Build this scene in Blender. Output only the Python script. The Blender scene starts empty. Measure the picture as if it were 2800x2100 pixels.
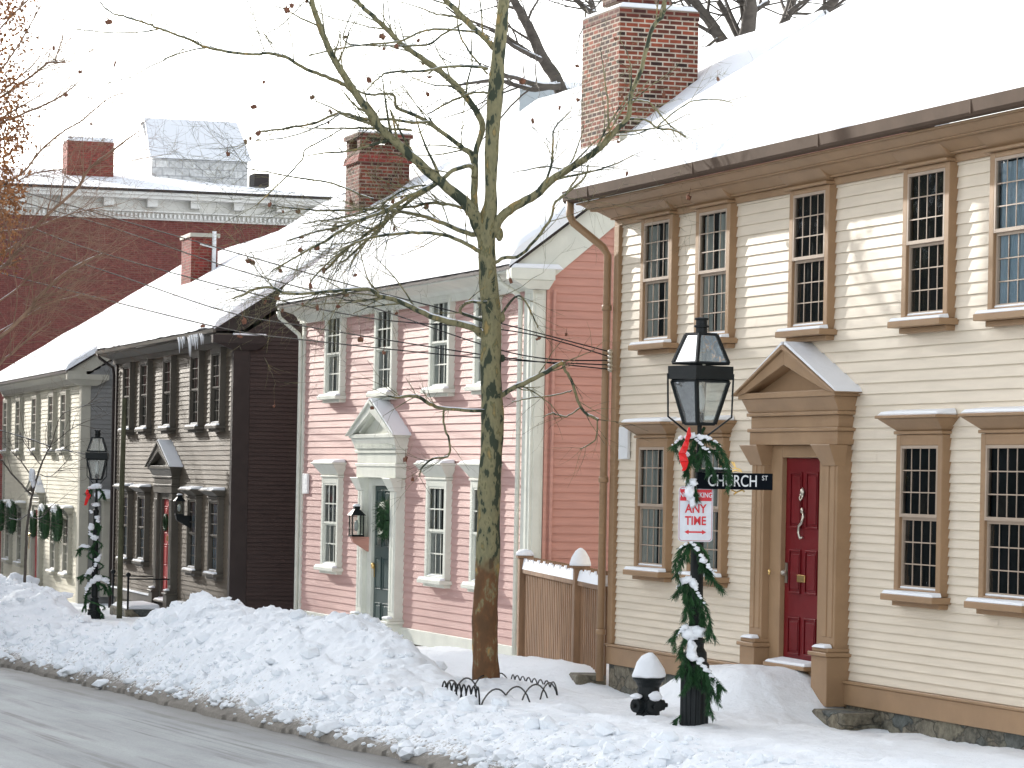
import bpy, bmesh, math, random
import numpy as np
from mathutils import Vector, Matrix, noise as mnoise
R = math.radians
random.seed(7)
scene = bpy.context.scene
# ------------------------------------------------------------------ camera
F, ROLL, CZ, HY = 8800.0, R(1.1), 2.4, 1303.0      # focal length in photo pixels, roll, eye height, horizon row
cam_d = bpy.data.cameras.new('camera'); cam = bpy.data.objects.new('camera', cam_d)
scene.collection.objects.link(cam); scene.camera = cam
cam_d.sensor_width = 36; cam_d.lens = F / 2800 * 36
cam_d.shift_y = (HY - 1050) / 2800
cam_d.clip_start = 1; cam_d.clip_end = 3000
cam.matrix_world = Matrix.Translation((0, 0, CZ)) @ Matrix.Rotation(R(90), 4, 'X') @ Matrix.Rotation(ROLL, 4, 'Z')
# ------------------------------------------------------------------ light
SUN = Vector((2.053, -2.889, -1.25)).normalized()   # travel direction of the sunlight
el = math.asin(-SUN.z)
w = bpy.data.worlds.new('World'); scene.world = w; w.use_nodes = True
nt = w.node_tree; bg = nt.nodes['Background']
sky = nt.nodes.new('ShaderNodeTexSky'); sky.sky_type = 'NISHITA'; sky.sun_disc = False
sky.sun_elevation = el
sky.sun_rotation = math.atan2(-SUN.x, -SUN.y)
sky.air_density = 1.0; sky.dust_density = 1.5; sky.ozone_density = 1.0
hs = nt.nodes.new('ShaderNodeHueSaturation'); hs.inputs['Saturation'].default_value = .27   # thin winter cloud veils the blue
nt.links.new(sky.outputs[0], hs.inputs['Color']); nt.links.new(hs.outputs[0], bg.inputs[0]); bg.inputs[1].default_value = 0.15
sd = bpy.data.lights.new('sun', 'SUN'); sd.energy = 2.3; sd.angle = R(0.8); sd.color = (1, .95, .87)
so = bpy.data.objects.new('sun', sd); scene.collection.objects.link(so)
so.rotation_euler = SUN.to_track_quat('-Z', 'Y').to_euler()
scene.view_settings.view_transform = 'Standard'; scene.view_settings.look = 'None'
scene.view_settings.exposure = 1.47; scene.view_settings.gamma = 1

# ------------------------------------------------------------------ helpers
def ray(px, py):
    du, dv = px - 1400, py - HY; c, s = math.cos(ROLL), math.sin(ROLL)
    return Vector(((du*c + dv*s)/F, 1, -(-du*s + dv*c)/F))
def at(px, py, Y):
    r = ray(px, py); return Vector((r.x*Y, Y, CZ + r.z*Y))
CT, ST = math.cos(R(19)), math.sin(R(19))
def street(s, p, z=0):              # s along the street, p across it
    return Vector((p*CT - s*ST, p*ST + s*CT, z))
def lev(s): return -.02*(s - 26.5)
COL = scene.collection
def tag(o, label=None, cat=None, group=None, kind=None):
    if label: o['label'] = label
    if cat: o['category'] = cat
    if group: o['group'] = group
    if kind: o['kind'] = kind
    return o
def empty(name, loc=(0,0,0), rz=0, label=None, cat=None, group=None):
    o = bpy.data.objects.new(name, None); COL.objects.link(o); o.location = loc; o.rotation_euler = (0,0,rz)
    o.empty_display_size = .1
    return tag(o, label, cat, group)
class MB:
    def __init__(s): s.v = []; s.f = []; s.sm = False
    def quad(s, *p):
        n = len(s.v); s.v += [tuple(q) for q in p]; s.f.append(tuple(range(n, n+len(p))))
    def box(s, x0, x1, y0, y1, z0, z1):
        n = len(s.v)
        s.v += [(x0,y0,z0),(x1,y0,z0),(x1,y1,z0),(x0,y1,z0),(x0,y0,z1),(x1,y0,z1),(x1,y1,z1),(x0,y1,z1)]
        for q in ((0,3,2,1),(4,5,6,7),(0,1,5,4),(1,2,6,5),(2,3,7,6),(3,0,4,7)): s.f.append(tuple(n+i for i in q))
        return s
    def hull8(s, a, b):                # two rings of four points
        n = len(s.v); s.v += [tuple(q) for q in a] + [tuple(q) for q in b]
        for q in ((0,3,2,1),(4,5,6,7),(0,1,5,4),(1,2,6,5),(2,3,7,6),(3,0,4,7)): s.f.append(tuple(n+i for i in q))
        return s
    def prism(s, poly, x0, x1):        # poly in (y,z) swept along x
        n = len(s.v); k = len(poly)
        s.v += [(x0,a,b) for a,b in poly] + [(x1,a,b) for a,b in poly]
        s.f.append(tuple(n+i for i in range(k))[::-1]); s.f.append(tuple(n+k+i for i in range(k)))
        for i in range(k):
            j = (i+1) % k; s.f.append((n+i, n+j, n+k+j, n+k+i))
        return s
    def prismy(s, poly, y0, y1):       # poly in (x,z) swept along y
        n = len(s.v); k = len(poly)
        s.v += [(a,y0,b) for a,b in poly] + [(a,y1,b) for a,b in poly]
        s.f.append(tuple(n+i for i in range(k))); s.f.append(tuple(n+k+i for i in range(k))[::-1])
        for i in range(k):
            j = (i+1) % k; s.f.append((n+j, n+i, n+k+i, n+k+j))
        return s
    def tube(s, pts, rad, sides=6, cap=True):
        pts = [Vector(p) for p in pts]; n0 = len(s.v); m = len(pts)
        if not hasattr(rad, '__len__'): rad = [rad]*m
        prev = None
        for i, p in enumerate(pts):
            t = (pts[min(i+1, m-1)] - pts[max(i-1, 0)])
            if t.length < 1e-9: t = Vector((0,0,1))
            t.normalize()
            if prev is None:
                a = t.cross(Vector((0,0,1)));
                if a.length < 1e-3: a = Vector((1,0,0))
            else: a = prev - t*prev.dot(t)
            a.normalize(); prev = a; b = t.cross(a)
            for k in range(sides):
                an = 2*math.pi*k/sides; s.v.append(tuple(p + (a*math.cos(an) + b*math.sin(an))*rad[i]))
        for i in range(m-1):
            for k in range(sides):
                k2 = (k+1) % sides
                s.f.append((n0+i*sides+k, n0+i*sides+k2, n0+(i+1)*sides+k2, n0+(i+1)*sides+k))
        if cap:
            s.f.append(tuple(n0+k for k in range(sides))[::-1]); s.f.append(tuple(n0+(m-1)*sides+k for k in range(sides)))
        return s
    def lathe(s, prof, c=(0,0), sides=24):   # prof: (r,z)
        return s.tube([(c[0],c[1],z) for r,z in prof], [max(r,1e-4) for r,z in prof], sides)
    def blob(s, c, r, seed=0, sub=3, amp=.18, fr=1.6):
        bm = bmesh.new(); bmesh.ops.create_icosphere(bm, subdivisions=sub, radius=1)
        n = len(s.v); off = Vector((seed*7.3, seed*3.1, seed))
        for v in bm.verts:
            k = 1 + amp*mnoise.noise(v.co*fr + off) + amp*.5*mnoise.noise(v.co*fr*2.7 + off)
            s.v.append((c[0]+v.co.x*r[0]*k, c[1]+v.co.y*r[1]*k, c[2]+v.co.z*r[2]*k))
        for f in bm.faces: s.f.append(tuple(n+v.index for v in f.verts))
        bm.free(); return s
    def build(s, name, m, parent=None, smooth=False, bevel=0, loc=None, kind=None, label=None):
        me = bpy.data.meshes.new(name); me.from_pydata(s.v, [], s.f); me.update()
        if m: me.materials.append(m)
        if smooth: me.polygons.foreach_set('use_smooth', [True]*len(me.polygons))
        o = bpy.data.objects.new(name, me); COL.objects.link(o)
        if parent: o.parent = parent
        if loc: o.location = loc
        if bevel:
            b = o.modifiers.new('bevel', 'BEVEL'); b.width = bevel; b.segments = 1; b.limit_method = 'ANGLE'; b.angle_limit = R(40)
        if kind: o['kind'] = kind
        if label: o['label'] = label
        return o
def copy_tree(o, parent=None, first=True):
    c = o.copy(); COL.objects.link(c); c.parent = parent
    for ch in list(o.children): copy_tree(ch, c)
    return c

# ------------------------------------------------------------------ materials
def mat(name, base=(.5,.5,.5), rough=.6, var=.0, vscale=(3,3,3), col2=None, bump=0, bscale=40, spec=.5, metal=0, fac=(.35,.65), speck=None):
    m = bpy.data.materials.new(name); m.use_nodes = True; t = m.node_tree; N = t.nodes; L = t.links
    b = N['Principled BSDF']; b.inputs['Roughness'].default_value = rough; b.inputs['Metallic'].default_value = metal
    b.inputs['Specular IOR Level'].default_value = spec
    b.inputs['Base Color'].default_value = (*base, 1)
    tc = N.new('ShaderNodeTexCoord')
    if var or col2:
        mp = N.new('ShaderNodeMapping'); mp.inputs['Scale'].default_value = vscale; L.new(tc.outputs['Object'], mp.inputs[0])
        n = N.new('ShaderNodeTexNoise'); n.inputs['Scale'].default_value = 1; n.inputs['Detail'].default_value = 6; n.inputs['Roughness'].default_value = .6
        L.new(mp.outputs[0], n.inputs[0])
        r = N.new('ShaderNodeValToRGB'); L.new(n.outputs['Fac'], r.inputs[0])
        c2 = col2 if col2 else tuple(min(1, c*(1-var)) for c in base)
        c1 = base if col2 else tuple(min(1, c*(1+var*.5)) for c in base)
        r.color_ramp.elements[0].position = fac[0]; r.color_ramp.elements[0].color = (*c2, 1)
        r.color_ramp.elements[1].position = fac[1]; r.color_ramp.elements[1].color = (*c1, 1)
        L.new(r.outputs[0], b.inputs['Base Color'])
    if bump:
        n2 = N.new('ShaderNodeTexNoise'); n2.inputs['Scale'].default_value = bscale; n2.inputs['Detail'].default_value = 5
        L.new(tc.outputs['Object'], n2.inputs[0])
        bp = N.new('ShaderNodeBump'); bp.inputs['Strength'].default_value = min(1, bump); bp.inputs['Distance'].default_value = .02
        L.new(n2.outputs['Fac'], bp.inputs['Height']); L.new(bp.outputs[0], b.inputs['Normal'])
    return m
def siding(name, c, var=.12):
    return mat(name, c, .55, var, (1.2, 1.2, 14), bump=.06, bscale=25, spec=.3)
M = {}
M['cream'] = siding('cream_paint', (.72,.63,.505), .07)
M['tan'] = mat('tan_trim', (.33,.208,.115), .5, .10, (3,3,3), bump=.04, spec=.35)
M['sash'] = mat('sash_paint', (.40,.31,.235), .5, .1)
M['gutter'] = mat('gutter_brown', (.105,.072,.052), .85, .15, (2,2,2), spec=.15)
M['pink'] = siding('pink_paint', (.56,.355,.32), .07)
M['salmon'] = siding('salmon_paint', (.56,.29,.23), .10)
M['pinktrim'] = mat('pale_green_trim', (.69,.70,.62), .5, .08, (3,3,3), bump=.04, spec=.35)
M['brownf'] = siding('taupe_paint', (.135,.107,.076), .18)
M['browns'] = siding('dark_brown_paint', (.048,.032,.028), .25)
M['browntrim'] = mat('taupe_trim', (.10,.088,.070), .5, .15, spec=.35)
M['darktrim'] = mat('black_brown_trim', (.030,.022,.02), .5, .2, spec=.3)
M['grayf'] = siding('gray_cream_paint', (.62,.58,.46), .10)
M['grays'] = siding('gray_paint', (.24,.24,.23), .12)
M['graytrim'] = mat('gray_trim', (.42,.40,.33), .5, .1)
M['black'] = mat('black_iron', (.006,.009,.010), .5, .3, (8,8,8), bump=.1, bscale=60, spec=.3)
M['brass'] = mat('brass', (.75,.52,.20), .3, .1, metal=1)
M['pewter'] = mat('pewter', (.55,.5,.42), .35, .1, metal=1)
M['red'] = mat('red_door_paint', (.145,.005,.008), .42, .15, (3,3,3), spec=.22)
M['red2'] = mat('faded_red_paint', (.42,.035,.035), .45, .2, (3,3,3))
M['green'] = mat('green_door_paint', (.035,.065,.06), .35, .1)
M['bow'] = mat('red_ribbon', (.75,.01,.01), .4, .2, (20,20,20))
M['needle'] = mat('pine_needles', (.035,.11,.035), .6, 0, (14,14,14), col2=(.012,.045,.018), spec=.3)
M['wreath'] = mat('wreath_needles', (.02,.07,.02), .6, 0, (14,14,14), col2=(.008,.03,.01), spec=.3)
M['bark2'] = mat('dark_bark', (.10,.085,.07), .85, .35, (4,4,9), bump=.5, bscale=20)
M['bark3'] = mat('pale_brown_bark', (.27,.17,.11), .85, .3, (4,4,4))
M['leaf'] = mat('dead_oak_leaf', (.46,.21,.075), .7, 0, (6,6,6), col2=(.22,.09,.035))
M['ball'] = mat('seed_ball', (.20,.085,.05), .9, .3, (30,30,30))
M['wire'] = mat('wire', (.012,.012,.014), .9, spec=.1)
M['wood'] = mat('fence_wood', (.235,.14,.08), .6, .25, (6,6,1.5), bump=.1, spec=.3)
M['white'] = mat('white_paint', (.75,.76,.76), .5, .05)
M['signred'] = mat('sign_red', (.62,.01,.02), .4)
M['signwhite'] = mat('sign_white', (.68,.70,.74), .4, .1, (8,8,8))
M['signblack'] = mat('sign_black', (.004,.006,.009), .8, spec=.08)
M['curtain'] = mat('curtain', (.60,.60,.58), .9, .12, (30,3,5))
M['curtainb'] = mat('pale_blue_curtain', (.45,.55,.66), .9, .12, (30,3,5))
M['room2'] = mat('dim_curtain', (.16,.16,.145), .9, .3, (30,3,5))
M['room'] = mat('unlit_room_paint', (.008,.011,.013), .9, .6, (3,3,3))  # near-black colour standing in for the shade of an unlit room
M['slate'] = mat('dark_unseen_wall', (.035,.045,.055), .9, .6, (.5,.5,.5))  # walls of the added buildings, kept dark to dull what the panes mirror
M['bulb'] = mat('frosted_bulb', (.75,.76,.76), .3)
M['soil'] = mat('slush', (.1,.09,.08), .8, .4, (9,9,9))

def snow_mat(name='snow', dirt=False, c=(.84,.86,.89)):
    m = bpy.data.materials.new(name); m.use_nodes = True; t = m.node_tree; N = t.nodes; L = t.links
    b = N['Principled BSDF']; b.inputs['Roughness'].default_value = .75; b.inputs['Specular IOR Level'].default_value = .25
    b.inputs['Base Color'].default_value = (*c, 1)
    tc = N.new('ShaderNodeTexCoord')
    n1 = N.new('ShaderNodeTexNoise'); n1.inputs['Scale'].default_value = 9; n1.inputs['Detail'].default_value = 8; n1.inputs['Roughness'].default_value = .68
    L.new(tc.outputs['Object'], n1.inputs[0])
    bp = N.new('ShaderNodeBump'); bp.inputs['Strength'].default_value = .55 if dirt else .25; bp.inputs['Distance'].default_value = .05
    L.new(n1.outputs['Fac'], bp.inputs['Height']); L.new(bp.outputs[0], b.inputs['Normal'])
    if dirt:
        at_ = N.new('ShaderNodeAttribute'); at_.attribute_name = 'dirt'
        n2 = N.new('ShaderNodeTexNoise'); n2.inputs['Scale'].default_value = 22; n2.inputs['Detail'].default_value = 7; n2.inputs['Roughness'].default_value = .75
        L.new(tc.outputs['Object'], n2.inputs[0])
        # specks: noise above a threshold that falls where dirt is high
        s = N.new('ShaderNodeMath'); s.operation = 'MULTIPLY_ADD'; L.new(at_.outputs['Fac'], s.inputs[0]); s.inputs[1].default_value = .30; L.new(n2.outputs['Fac'], s.inputs[2])
        r = N.new('ShaderNodeValToRGB'); L.new(s.outputs[0], r.inputs[0])
        r.color_ramp.elements[0].position = .66; r.color_ramp.elements[0].color = (*c, 1)
        r.color_ramp.elements[1].position = .84; r.color_ramp.elements[1].color = (.07,.06,.05,1)
        e = r.color_ramp.elements.new(.72); e.color = (.42,.40,.37,1)
        mx = N.new('ShaderNodeMix'); mx.data_type = 'RGBA'
        rr = N.new('ShaderNodeMapRange'); rr.inputs['From Min'].default_value = .62; rr.inputs['From Max'].default_value = 1.0; rr.inputs['To Max'].default_value = .8
        L.new(at_.outputs['Fac'], rr.inputs[0]); L.new(rr.outputs[0], mx.inputs[0])
        L.new(r.outputs[0], mx.inputs[6]); mx.inputs[7].default_value = (.22,.20,.17,1)
        L.new(mx.outputs[2], b.inputs['Base Color'])
    return m
M['snow'] = snow_mat()
M['bank'] = snow_mat('bank_snow', True, (.85,.88,.91))

def brick_mat(name, c1, c2, mortar, rot, scale=1.0, bw=.21, bh=.068, ms=.012, bias=0.0):
    m = bpy.data.materials.new(name); m.use_nodes = True; t = m.node_tree; N = t.nodes; L = t.links
    b = N['Principled BSDF']; b.inputs['Roughness'].default_value = .85; b.inputs['Specular IOR Level'].default_value = .2
    tc = N.new('ShaderNodeTexCoord'); sp = N.new('ShaderNodeSeparateXYZ'); L.new(tc.outputs['Object'], sp.inputs[0])
    ad = N.new('ShaderNodeMath'); ad.operation = 'ADD'; L.new(sp.outputs[0], ad.inputs[0]); L.new(sp.outputs[1], ad.inputs[1])
    cb = N.new('ShaderNodeCombineXYZ'); L.new(ad.outputs[0], cb.inputs[0]); L.new(sp.outputs[2], cb.inputs[1])
    br = N.new('ShaderNodeTexBrick'); L.new(cb.outputs[0], br.inputs[0]); br.inputs['Scale'].default_value = scale
    br.inputs['Brick Width'].default_value = bw; br.inputs['Row Height'].default_value = bh; br.inputs['Mortar Size'].default_value = ms
    br.inputs['Mortar Smooth'].default_value = .1; br.inputs['Bias'].default_value = bias
    br.inputs['Color1'].default_value = (*c1,1); br.inputs['Color2'].default_value = (*c2,1); br.inputs['Mortar'].default_value = (*mortar,1)
    n = N.new('ShaderNodeTexNoise'); n.inputs['Scale'].default_value = 7; n.inputs['Detail'].default_value = 6; L.new(tc.outputs['Object'], n.inputs[0])
    mx = N.new('ShaderNodeMix'); mx.data_type = 'RGBA'; mx.blend_type = 'MULTIPLY'; mx.inputs[0].default_value = .55
    rm = N.new('ShaderNodeMapRange'); rm.inputs['From Min'].default_value = .25; rm.inputs['From Max'].default_value = .7; rm.inputs['To Min'].default_value = .35; rm.inputs['To Max'].default_value = 1.2
    L.new(n.outputs['Fac'], rm.inputs[0]); L.new(br.outputs['Color'], mx.inputs[6]); L.new(rm.outputs[0], mx.inputs[7])
    L.new(mx.outputs[2], b.inputs['Base Color'])
    bp = N.new('ShaderNodeBump'); bp.inputs['Strength'].default_value = .5; bp.inputs['Distance'].default_value = .01; bp.invert = True
    L.new(br.outputs['Fac'], bp.inputs['Height']); L.new(bp.outputs[0], b.inputs['Normal'])
    return m
M['brick'] = brick_mat('chimney_brick', (.29,.075,.042), (.035,.022,.020), (.48,.41,.33), 0, bw=.19, bh=.066, ms=.010)
M['brick2'] = brick_mat('dark_chimney_brick', (.20,.05,.032), (.05,.022,.02), (.24,.18,.14), 0)
M['redbrick'] = brick_mat('red_wall_brick', (.21,.062,.050), (.15,.044,.037), (.20,.09,.078), 0)
M['brick4'] = brick_mat('red_chimney_brick', (.30,.05,.04), (.14,.025,.02), (.22,.10,.08), 0)

def stone_mat(name='foundation_stone', sc=2.6, dark=1.0):
    m = bpy.data.materials.new(name); m.use_nodes = True; t = m.node_tree; N = t.nodes; L = t.links
    b = N['Principled BSDF']; b.inputs['Roughness'].default_value = .9
    tc = N.new('ShaderNodeTexCoord'); mp = N.new('ShaderNodeMapping'); mp.inputs['Scale'].default_value = (1,1,1.9); L.new(tc.outputs['Object'], mp.inputs[0])
    wn = N.new('ShaderNodeTexNoise'); wn.inputs['Scale'].default_value = 3.5; wn.inputs['Detail'].default_value = 4; L.new(mp.outputs[0], wn.inputs[0])
    wv = N.new('ShaderNodeVectorMath'); wv.operation = 'MULTIPLY_ADD'; L.new(wn.outputs['Color'], wv.inputs[0]); wv.inputs[1].default_value = (.45,.45,.45); L.new(mp.outputs[0], wv.inputs[2])
    class _W: outputs = [wv.outputs[0]]
    mp = _W
    v = N.new('ShaderNodeTexVoronoi'); v.inputs['Scale'].default_value = sc; L.new(mp.outputs[0], v.inputs[0])
    r = N.new('ShaderNodeValToRGB'); L.new(v.outputs['Color'], r.inputs[0])
    cs = [(.10,.11,.09),(.17,.145,.10),(.075,.085,.08),(.20,.16,.10)]
    r.color_ramp.elements[0].color = (*[c*dark for c in cs[0]],1); r.color_ramp.elements[1].color = (*[c*dark for c in cs[3]],1)
    for i in (1,2): e = r.color_ramp.elements.new(i/3); e.color = (*[c*dark for c in cs[i]],1)
    n = N.new('ShaderNodeTexNoise'); n.inputs['Scale'].default_value = 14; n.inputs['Detail'].default_value = 8; n.inputs['Roughness'].default_value = .7; L.new(tc.outputs['Object'], n.inputs[0])
    rm = N.new('ShaderNodeMapRange'); rm.inputs['From Min'].default_value = .3; rm.inputs['From Max'].default_value = .7; rm.inputs['To Min'].default_value = .4; rm.inputs['To Max'].default_value = 1.7
    L.new(n.outputs['Fac'], rm.inputs[0])
    mx = N.new('ShaderNodeMix'); mx.data_type = 'RGBA'; mx.blend_type = 'MULTIPLY'; mx.inputs[0].default_value = 1
    L.new(r.outputs[0], mx.inputs[6]); L.new(rm.outputs[0], mx.inputs[7])
    v2 = N.new('ShaderNodeTexVoronoi'); v2.feature = 'DISTANCE_TO_EDGE'; v2.inputs['Scale'].default_value = sc; L.new(mp.outputs[0], v2.inputs[0])
    r2 = N.new('ShaderNodeValToRGB'); L.new(v2.outputs['Distance'], r2.inputs[0]); r2.color_ramp.elements[1].position = .05; r2.color_ramp.elements[0].color = (.35,.35,.35,1)
    m3 = N.new('ShaderNodeMix'); m3.data_type = 'RGBA'; L.new(r2.outputs[0], m3.inputs[0]); m3.inputs[6].default_value = (.05,.05,.04,1); L.new(mx.outputs[2], m3.inputs[7])
    L.new(m3.outputs[2], b.inputs['Base Color'])
    bp = N.new('ShaderNodeBump'); bp.inputs['Strength'].default_value = .8; bp.inputs['Distance'].default_value = .03; L.new(r2.outputs[0], bp.inputs['Height']); L.new(bp.outputs[0], b.inputs['Normal'])
    return m
M['stone'] = stone_mat()
M['palestone'] = brick_mat('pale_stone_block', (.74,.74,.72), (.58,.58,.57), (.45,.45,.45), 0, 1, .5, .28, .02)

def bark_mat():
    m = bpy.data.materials.new('plane_tree_bark'); m.use_nodes = True; t = m.node_tree; N = t.nodes; L = t.links
    b = N['Principled BSDF']; b.inputs['Roughness'].default_value = .8; b.inputs['Specular IOR Level'].default_value = .2
    tc = N.new('ShaderNodeTexCoord'); mp = N.new('ShaderNodeMapping'); mp.inputs['Scale'].default_value = (1,1,.45); L.new(tc.outputs['Object'], mp.inputs[0])
    def noise(sc, det, loc=0, r=.5):
        n = N.new('ShaderNodeTexNoise'); n.inputs['Scale'].default_value = sc; n.inputs['Detail'].default_value = det; n.inputs['Roughness'].default_value = r
        m2 = N.new('ShaderNodeMapping'); m2.inputs['Location'].default_value = (loc,loc,loc); L.new(mp.outputs[0], m2.inputs[0]); L.new(m2.outputs[0], n.inputs[0]); return n
    def ramp(src, stops, const=False):
        r = N.new('ShaderNodeValToRGB'); L.new(src, r.inputs[0]); cr = r.color_ramp
        if const: cr.interpolation = 'CONSTANT'
        cr.elements[0].position, cr.elements[0].color = stops[0][0], (*stops[0][1],1)
        cr.elements[1].position, cr.elements[1].color = stops[-1][0], (*stops[-1][1],1)
        for p, c in stops[1:-1]: e = cr.elements.new(p); e.color = (*c,1)
        return r
    n1 = noise(9, 3, 0, .55)
    upper = ramp(n1.outputs['Fac'], [(0,(.035,.045,.03)),(.43,(.05,.06,.04)),(.455,(.185,.175,.10)),(.56,(.25,.225,.125)),(.60,(.13,.13,.07)),(.68,(.33,.24,.10))], False)
    n2 = noise(7, 4, 11, .6)
    lower = ramp(n2.outputs['Fac'], [(0,(.055,.04,.025)),(.46,(.13,.07,.035)),(.55,(.17,.085,.04)),(.60,(.20,.18,.10)),(.66,(.42,.22,.06))], False)
    sp = N.new('ShaderNodeSeparateXYZ'); L.new(tc.outputs['Object'], sp.inputs[0])
    n3 = noise(4, 3, 5)
    ad = N.new('ShaderNodeMath'); ad.operation = 'MULTIPLY_ADD'; L.new(n3.outputs['Fac'], ad.inputs[0]); ad.inputs[1].default_value = 1.8; L.new(sp.outputs[2], ad.inputs[2])
    mr = N.new('ShaderNodeMapRange'); L.new(ad.outputs[0], mr.inputs[0]); mr.inputs['From Min'].default_value = 2.25; mr.inputs['From Max'].default_value = 2.5
    mx = N.new('ShaderNodeMix'); mx.data_type = 'RGBA'; L.new(mr.outputs[0], mx.inputs[0]); L.new(lower.outputs[0], mx.inputs[6]); L.new(upper.outputs[0], mx.inputs[7])
    L.new(mx.outputs[2], b.inputs['Base Color'])
    bp = N.new('ShaderNodeBump'); bp.inputs['Strength'].default_value = .6; bp.inputs['Distance'].default_value = .015; L.new(n1.outputs['Fac'], bp.inputs['Height']); L.new(bp.outputs[0], b.inputs['Normal'])
    return m
M['bark'] = bark_mat()

def glass_mat():
    m = bpy.data.materials.new('window_glass'); m.use_nodes = True; t = m.node_tree; N = t.nodes; L = t.links
    for n in list(N):
        if n.type == 'BSDF_PRINCIPLED': N.remove(n)
    out = [n for n in N if n.type == 'OUTPUT_MATERIAL'][0]
    g = N.new('ShaderNodeBsdfGlossy'); g.inputs['Roughness'].default_value = .02; tr = N.new('ShaderNodeBsdfTransparent'); tr.inputs[0].default_value = (.78,.82,.8,1)
    fr = N.new('ShaderNodeFresnel'); fr.inputs[0].default_value = 1.5
    tc = N.new('ShaderNodeTexCoord'); n = N.new('ShaderNodeTexNoise'); n.inputs['Scale'].default_value = 5; L.new(tc.outputs['Object'], n.inputs[0])
    bp = N.new('ShaderNodeBump'); bp.inputs['Strength'].default_value = .25; bp.inputs['Distance'].default_value = .012; L.new(n.outputs['Fac'], bp.inputs['Height']); L.new(bp.outputs[0], g.inputs['Normal'])
    mx = N.new('ShaderNodeMixShader'); L.new(fr.outputs[0], mx.inputs[0]); L.new(tr.outputs[0], mx.inputs[1]); L.new(g.outputs[0], mx.inputs[2]); L.new(mx.outputs[0], out.inputs[0])
    return m
M['glass'] = glass_mat()
def lantern_glass():
    m = glass_mat(); m.name = 'frosty_lantern_glass'; t = m.node_tree; N = t.nodes; L = t.links
    out = [n for n in N if n.type == 'OUTPUT_MATERIAL'][0]; src = out.inputs[0].links[0].from_socket
    d = N.new('ShaderNodeBsdfDiffuse'); d.inputs[0].default_value = (.8,.8,.78,1); tl = N.new('ShaderNodeBsdfTranslucent'); tl.inputs[0].default_value = (.8,.8,.78,1)
    a = N.new('ShaderNodeMixShader'); a.inputs[0].default_value = .5; L.new(d.outputs[0], a.inputs[1]); L.new(tl.outputs[0], a.inputs[2])
    b = N.new('ShaderNodeMixShader'); b.inputs[0].default_value = .22; L.new(src, b.inputs[1]); L.new(a.outputs[0], b.inputs[2]); L.new(b.outputs[0], out.inputs[0]); return m
M['lglass'] = lantern_glass()

# ------------------------------------------------------------------ noise fields for snow
def vnoise(x, y, seed):
    xi = np.floor(x).astype(np.int64); yi = np.floor(y).astype(np.int64); fx = x-xi; fy = y-yi
    fx = fx*fx*(3-2*fx); fy = fy*fy*(3-2*fy)
    def h(a, b):
        n = (a*374761393 + b*668265263 + seed*1274126177) & 0xffffffff
        n = ((n ^ (n >> 13))*1103515245) & 0xffffffff
        n = ((n ^ (n >> 16))*2654435761) & 0xffffffff
        return (n & 0xffff)/65535.0
    return (h(xi,yi)*(1-fx)+h(xi+1,yi)*fx)*(1-fy) + (h(xi,yi+1)*(1-fx)+h(xi+1,yi+1)*fx)*fy
def fbm(x, y, seed, o=4, g=.5):
    t = 0; a = 1; s = 0
    for i in range(o):
        t = t + a*(vnoise(x*2**i, y*2**i, seed+i)-.5)*2; s += a; a *= g
    return t/s
def sstep(a, b, x):
    t = np.clip((x-a)/(b-a), 0, 1); return t*t*(3-2*t)
BS = [15,24,27,29.8,31.5,33.3,35,37,39.2,41,43,45,46.5,48.3,50,53,56,62,70,90]
BH = [.10,.10,.10,.12,.40,.68,.69,.70,.84,.68,.32,.26,.25,.28,.56,.70,.72,.68,.68,.68]
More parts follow.
